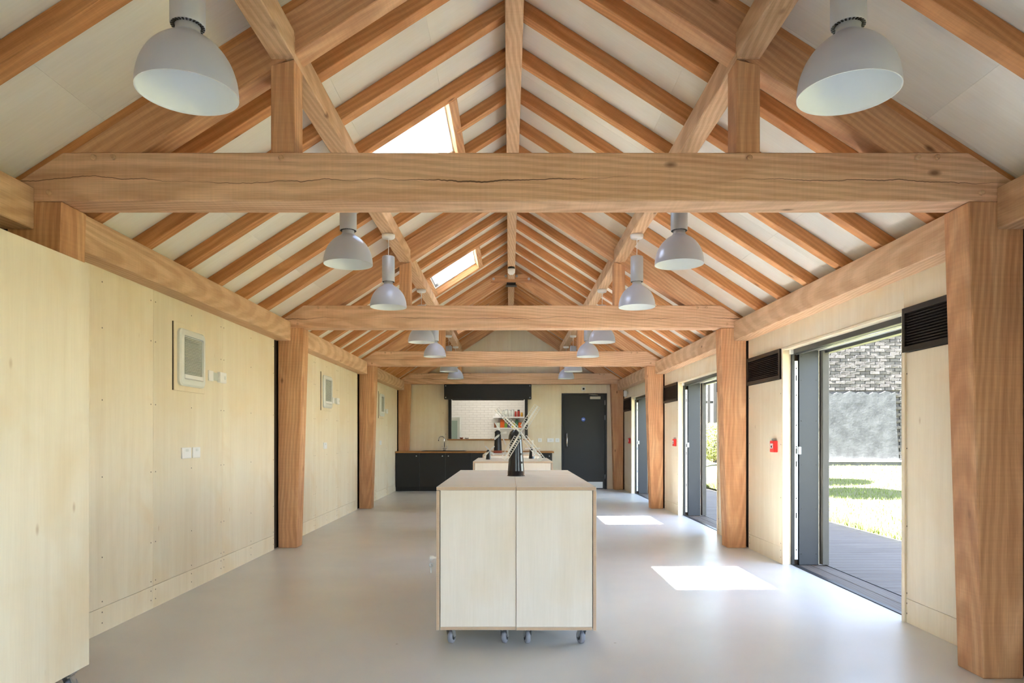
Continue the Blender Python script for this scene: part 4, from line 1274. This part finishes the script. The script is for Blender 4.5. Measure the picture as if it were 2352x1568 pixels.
# grass blades
gb = MB()
rnd = random.Random(3)
def blade(x, y, h, w):
    z = lawn_z(x, y)
    a = rnd.uniform(0, math.tau)
    dx, dy = math.cos(a) * w, math.sin(a) * w
    lx, ly = rnd.uniform(-0.5, 0.5) * h, rnd.uniform(-0.5, 0.5) * h
    gb.add([(x - dx, y - dy, z - 0.01), (x + dx, y + dy, z - 0.01), (x + lx, y + ly, z + h)], [(0, 1, 2)])
for _ in range(9000):
    yy = rnd.uniform(6.5, 19.7)
    blade(DKX1 + abs(rnd.gauss(0.02, 0.10)), yy, rnd.uniform(0.05, 0.13), rnd.uniform(0.004, 0.009))
for _ in range(26000):
    yy = rnd.uniform(7.0, 19.7)
    u = rnd.uniform(0.24, 0.60)
    xx = u * yy
    if xx > DKX1 + 0.1:
        blade(xx, yy, rnd.uniform(0.03, 0.07), rnd.uniform(0.004, 0.010))
go = put('grass', gb.mesh('grass', 'grass'))
go['kind'] = 'stuff'; go['label'] = 'green grass blades along the deck edge and lawn'; go['category'] = 'grass'

# old brick wall
WY = 20.0
bw = struct('wall_garden', MB().box(7.2, 16.0, WY + 0.03, WY + 0.6, -0.3, 6.2), 'mortar', 'old grey brick garden wall beyond the lawn', cat='wall')
bl, bh = 0.285, 0.092
bmesh_b = []
for k in range(4):
    m = MB().box(0.006, bl - 0.006, 0, 0.06, 0.005, bh - 0.005)
    rr_ = random.Random(k)
    m.v = [(p[0] + rr_.uniform(-0.006, 0.006), p[1] + rr_.uniform(-0.003, 0.003), p[2] + rr_.uniform(-0.005, 0.005)) for p in m.v]
    bmesh_b.append(m.mesh('brick', 'brick', 0.006))
PX1 = 11.02
for r in range(42):
    z = 0.48 + r * bh
    x = 8.75 + (bl / 2 if r % 2 else 0)
    while x < 11.75:
        if not (x + bl * 0.5 < PX1 + 0.05 and 0.40 < z < 2.42):
            put('brick', random.choice(bmesh_b), T(x, WY - 0.02 + random.uniform(-0.008, 0.008), z), bw)
        x += bl
# cement patch and low plinth
n = 26
top = [(8.6 + (PX1 - 8.6) * k / n, 2.44 + 0.035 * math.sin(k * 1.7) + 0.02 * math.sin(k * 0.6)) for k in range(n + 1)]
pts = [(8.6, 0.5)] + [(PX1 + 0.10, 0.5)] + [(PX1 + 0.02, 1.6)] + list(reversed(top))
m, Mw = prism_xz_mesh('render_patch', pts, 0.09, 0.0, 'render', 0.0)
put('render_patch', m, T(0, WY - 0.075, 0) @ Mw, bw)
put('plinth_course', MB().box(7.2, 16.0, WY - 0.14, WY + 0.02, -0.2, 0.46).mesh('plinth_course', 'render', 0.01), I4, bw)
put('plinth_capping', MB().box(7.2, 16.0, WY - 0.17, WY + 0.02, 0.461, 0.50).mesh('plinth_capping', 'plaster_white', 0.006), I4, bw)

# palings above a bank
pf = thing('paling_fence', 'grey paling fence glimpsed through the middle doorway', 'fence', (6.6, 23.5, 0.4))
pm = MB().prism([(-0.05, 0), (0.05, 0), (0.05, 2.75), (0, 2.86), (-0.05, 2.75)], -0.012, 0.012).mesh('paling', 'paling', 0.003)
for k in range(22):
    put('paling', pm, WM[pf.name] @ T(-1.9 + k * 0.2, 0, 0.0) @ Matrix.Rotation(math.pi / 2, 4, 'X'), pf)
for z in (0.6, 1.9):
    part('rail', MB().box(-2.0, 2.4, 0.014, 0.07, z, z + 0.09), 'paling', pf)
for x in (-1.5, 0.4, 2.2):
    part('fence_post', MB().box(x - 0.06, x + 0.06, 0.071, 0.19, -0.4, 2.6), 'paling', pf)
def foliage(n, cx, cy, cz, rx, ry, rz_, seed, size=0.05):
    m = MB(); r = random.Random(seed)
    for _ in range(n):
        while True:
            p = [r.uniform(-1, 1) for _ in range(3)]
            if 0.25 < p[0] ** 2 + p[1] ** 2 + p[2] ** 2 < 1:
                break
        c = Vector((cx + p[0] * rx, cy + p[1] * ry, cz + p[2] * rz_))
        a = Vector((r.uniform(-1, 1), r.uniform(-1, 1), r.uniform(-1, 1))).normalized()
        b = a.cross(Vector((r.uniform(-1, 1), r.uniform(-1, 1), r.uniform(-1, 1)))).normalized()
        s = size * r.uniform(0.6, 1.3)
        m.add([c - a * s, c + b * s * 0.45, c + a * s, c - b * s * 0.45], [(0, 1, 2, 3)])
    return m
for k, (x, y, sc) in enumerate(((5.35, 22.4, 0.58), (6.6, 22.6, 0.66), (7.82, 22.5, 0.56))):
    s = thing('shrub', ['pale green shrub at the thin end of the paling fence', 'bushy pale shrub in front of the palings', 'low shrub between palings and brick wall'][k], 'shrub', (x, y, 0.45), 0, 'shrubs before the palings')
    part('foliage', foliage(6000, 0, 0, sc * 0.85, sc * 0.9, sc * 0.6, sc * 0.95, k + 5, 0.038), 'leaf_pale', s)
    part('stem', MB().tube([(0, 0, -0.1), (0.03, 0.02, sc * 0.5), (0.1, 0, sc)], [0.03, 0.022, 0.01], 6), 'bark', s)
# small tree beside the deck, its crown shading the lawn
tr = thing('tree', 'small leafy tree beyond the deck whose shadow falls on the lawn', 'tree', (4.85, 13.3, 0.0))
part('trunk', MB().tube([(0, 0, -0.1), (0.03, 0.02, 1.2), (-0.02, 0.05, 2.4), (0.02, 0, 3.3)], [0.08, 0.07, 0.05, 0.02], 10), 'bark', tr)
part('crown', foliage(9000, 0.0, 0.2, 3.0, 0.75, 1.15, 0.9, 21, 0.07), 'leaf', tr)

# tall tree outside the long wall; its crown dapples the sun on the last skylight
tl = thing('tree', 'tall tree outside behind the long plywood wall', 'tree', (-6.3, 13.4, -0.5))
part('trunk', MB().tube([(0, 0, 0), (0.06, 0.03, 3.5), (0.15, -0.05, 7.5), (0.3, -0.0, 11.2)], [0.24, 0.2, 0.14, 0.04], 12), 'bark', tl)
part('crown', foliage(16000, 0.3, 0.0, 11.5, 2.0, 1.9, 1.8, 33, 0.10), 'leaf', tl)

t2 = thing('tree', 'second small leafy tree beyond the deck shading the lawn further back', 'tree', (5.3, 15.75, 0.0))
part('trunk', MB().tube([(0, 0, -0.1), (-0.03, 0.02, 1.2), (0.02, 0.03, 2.4), (0.0, 0, 3.2)], [0.08, 0.07, 0.05, 0.02], 10), 'bark', t2)
part('crown', foliage(6000, 0.0, 0.0, 3.1, 0.7, 0.85, 0.8, 27, 0.08), 'leaf', t2)
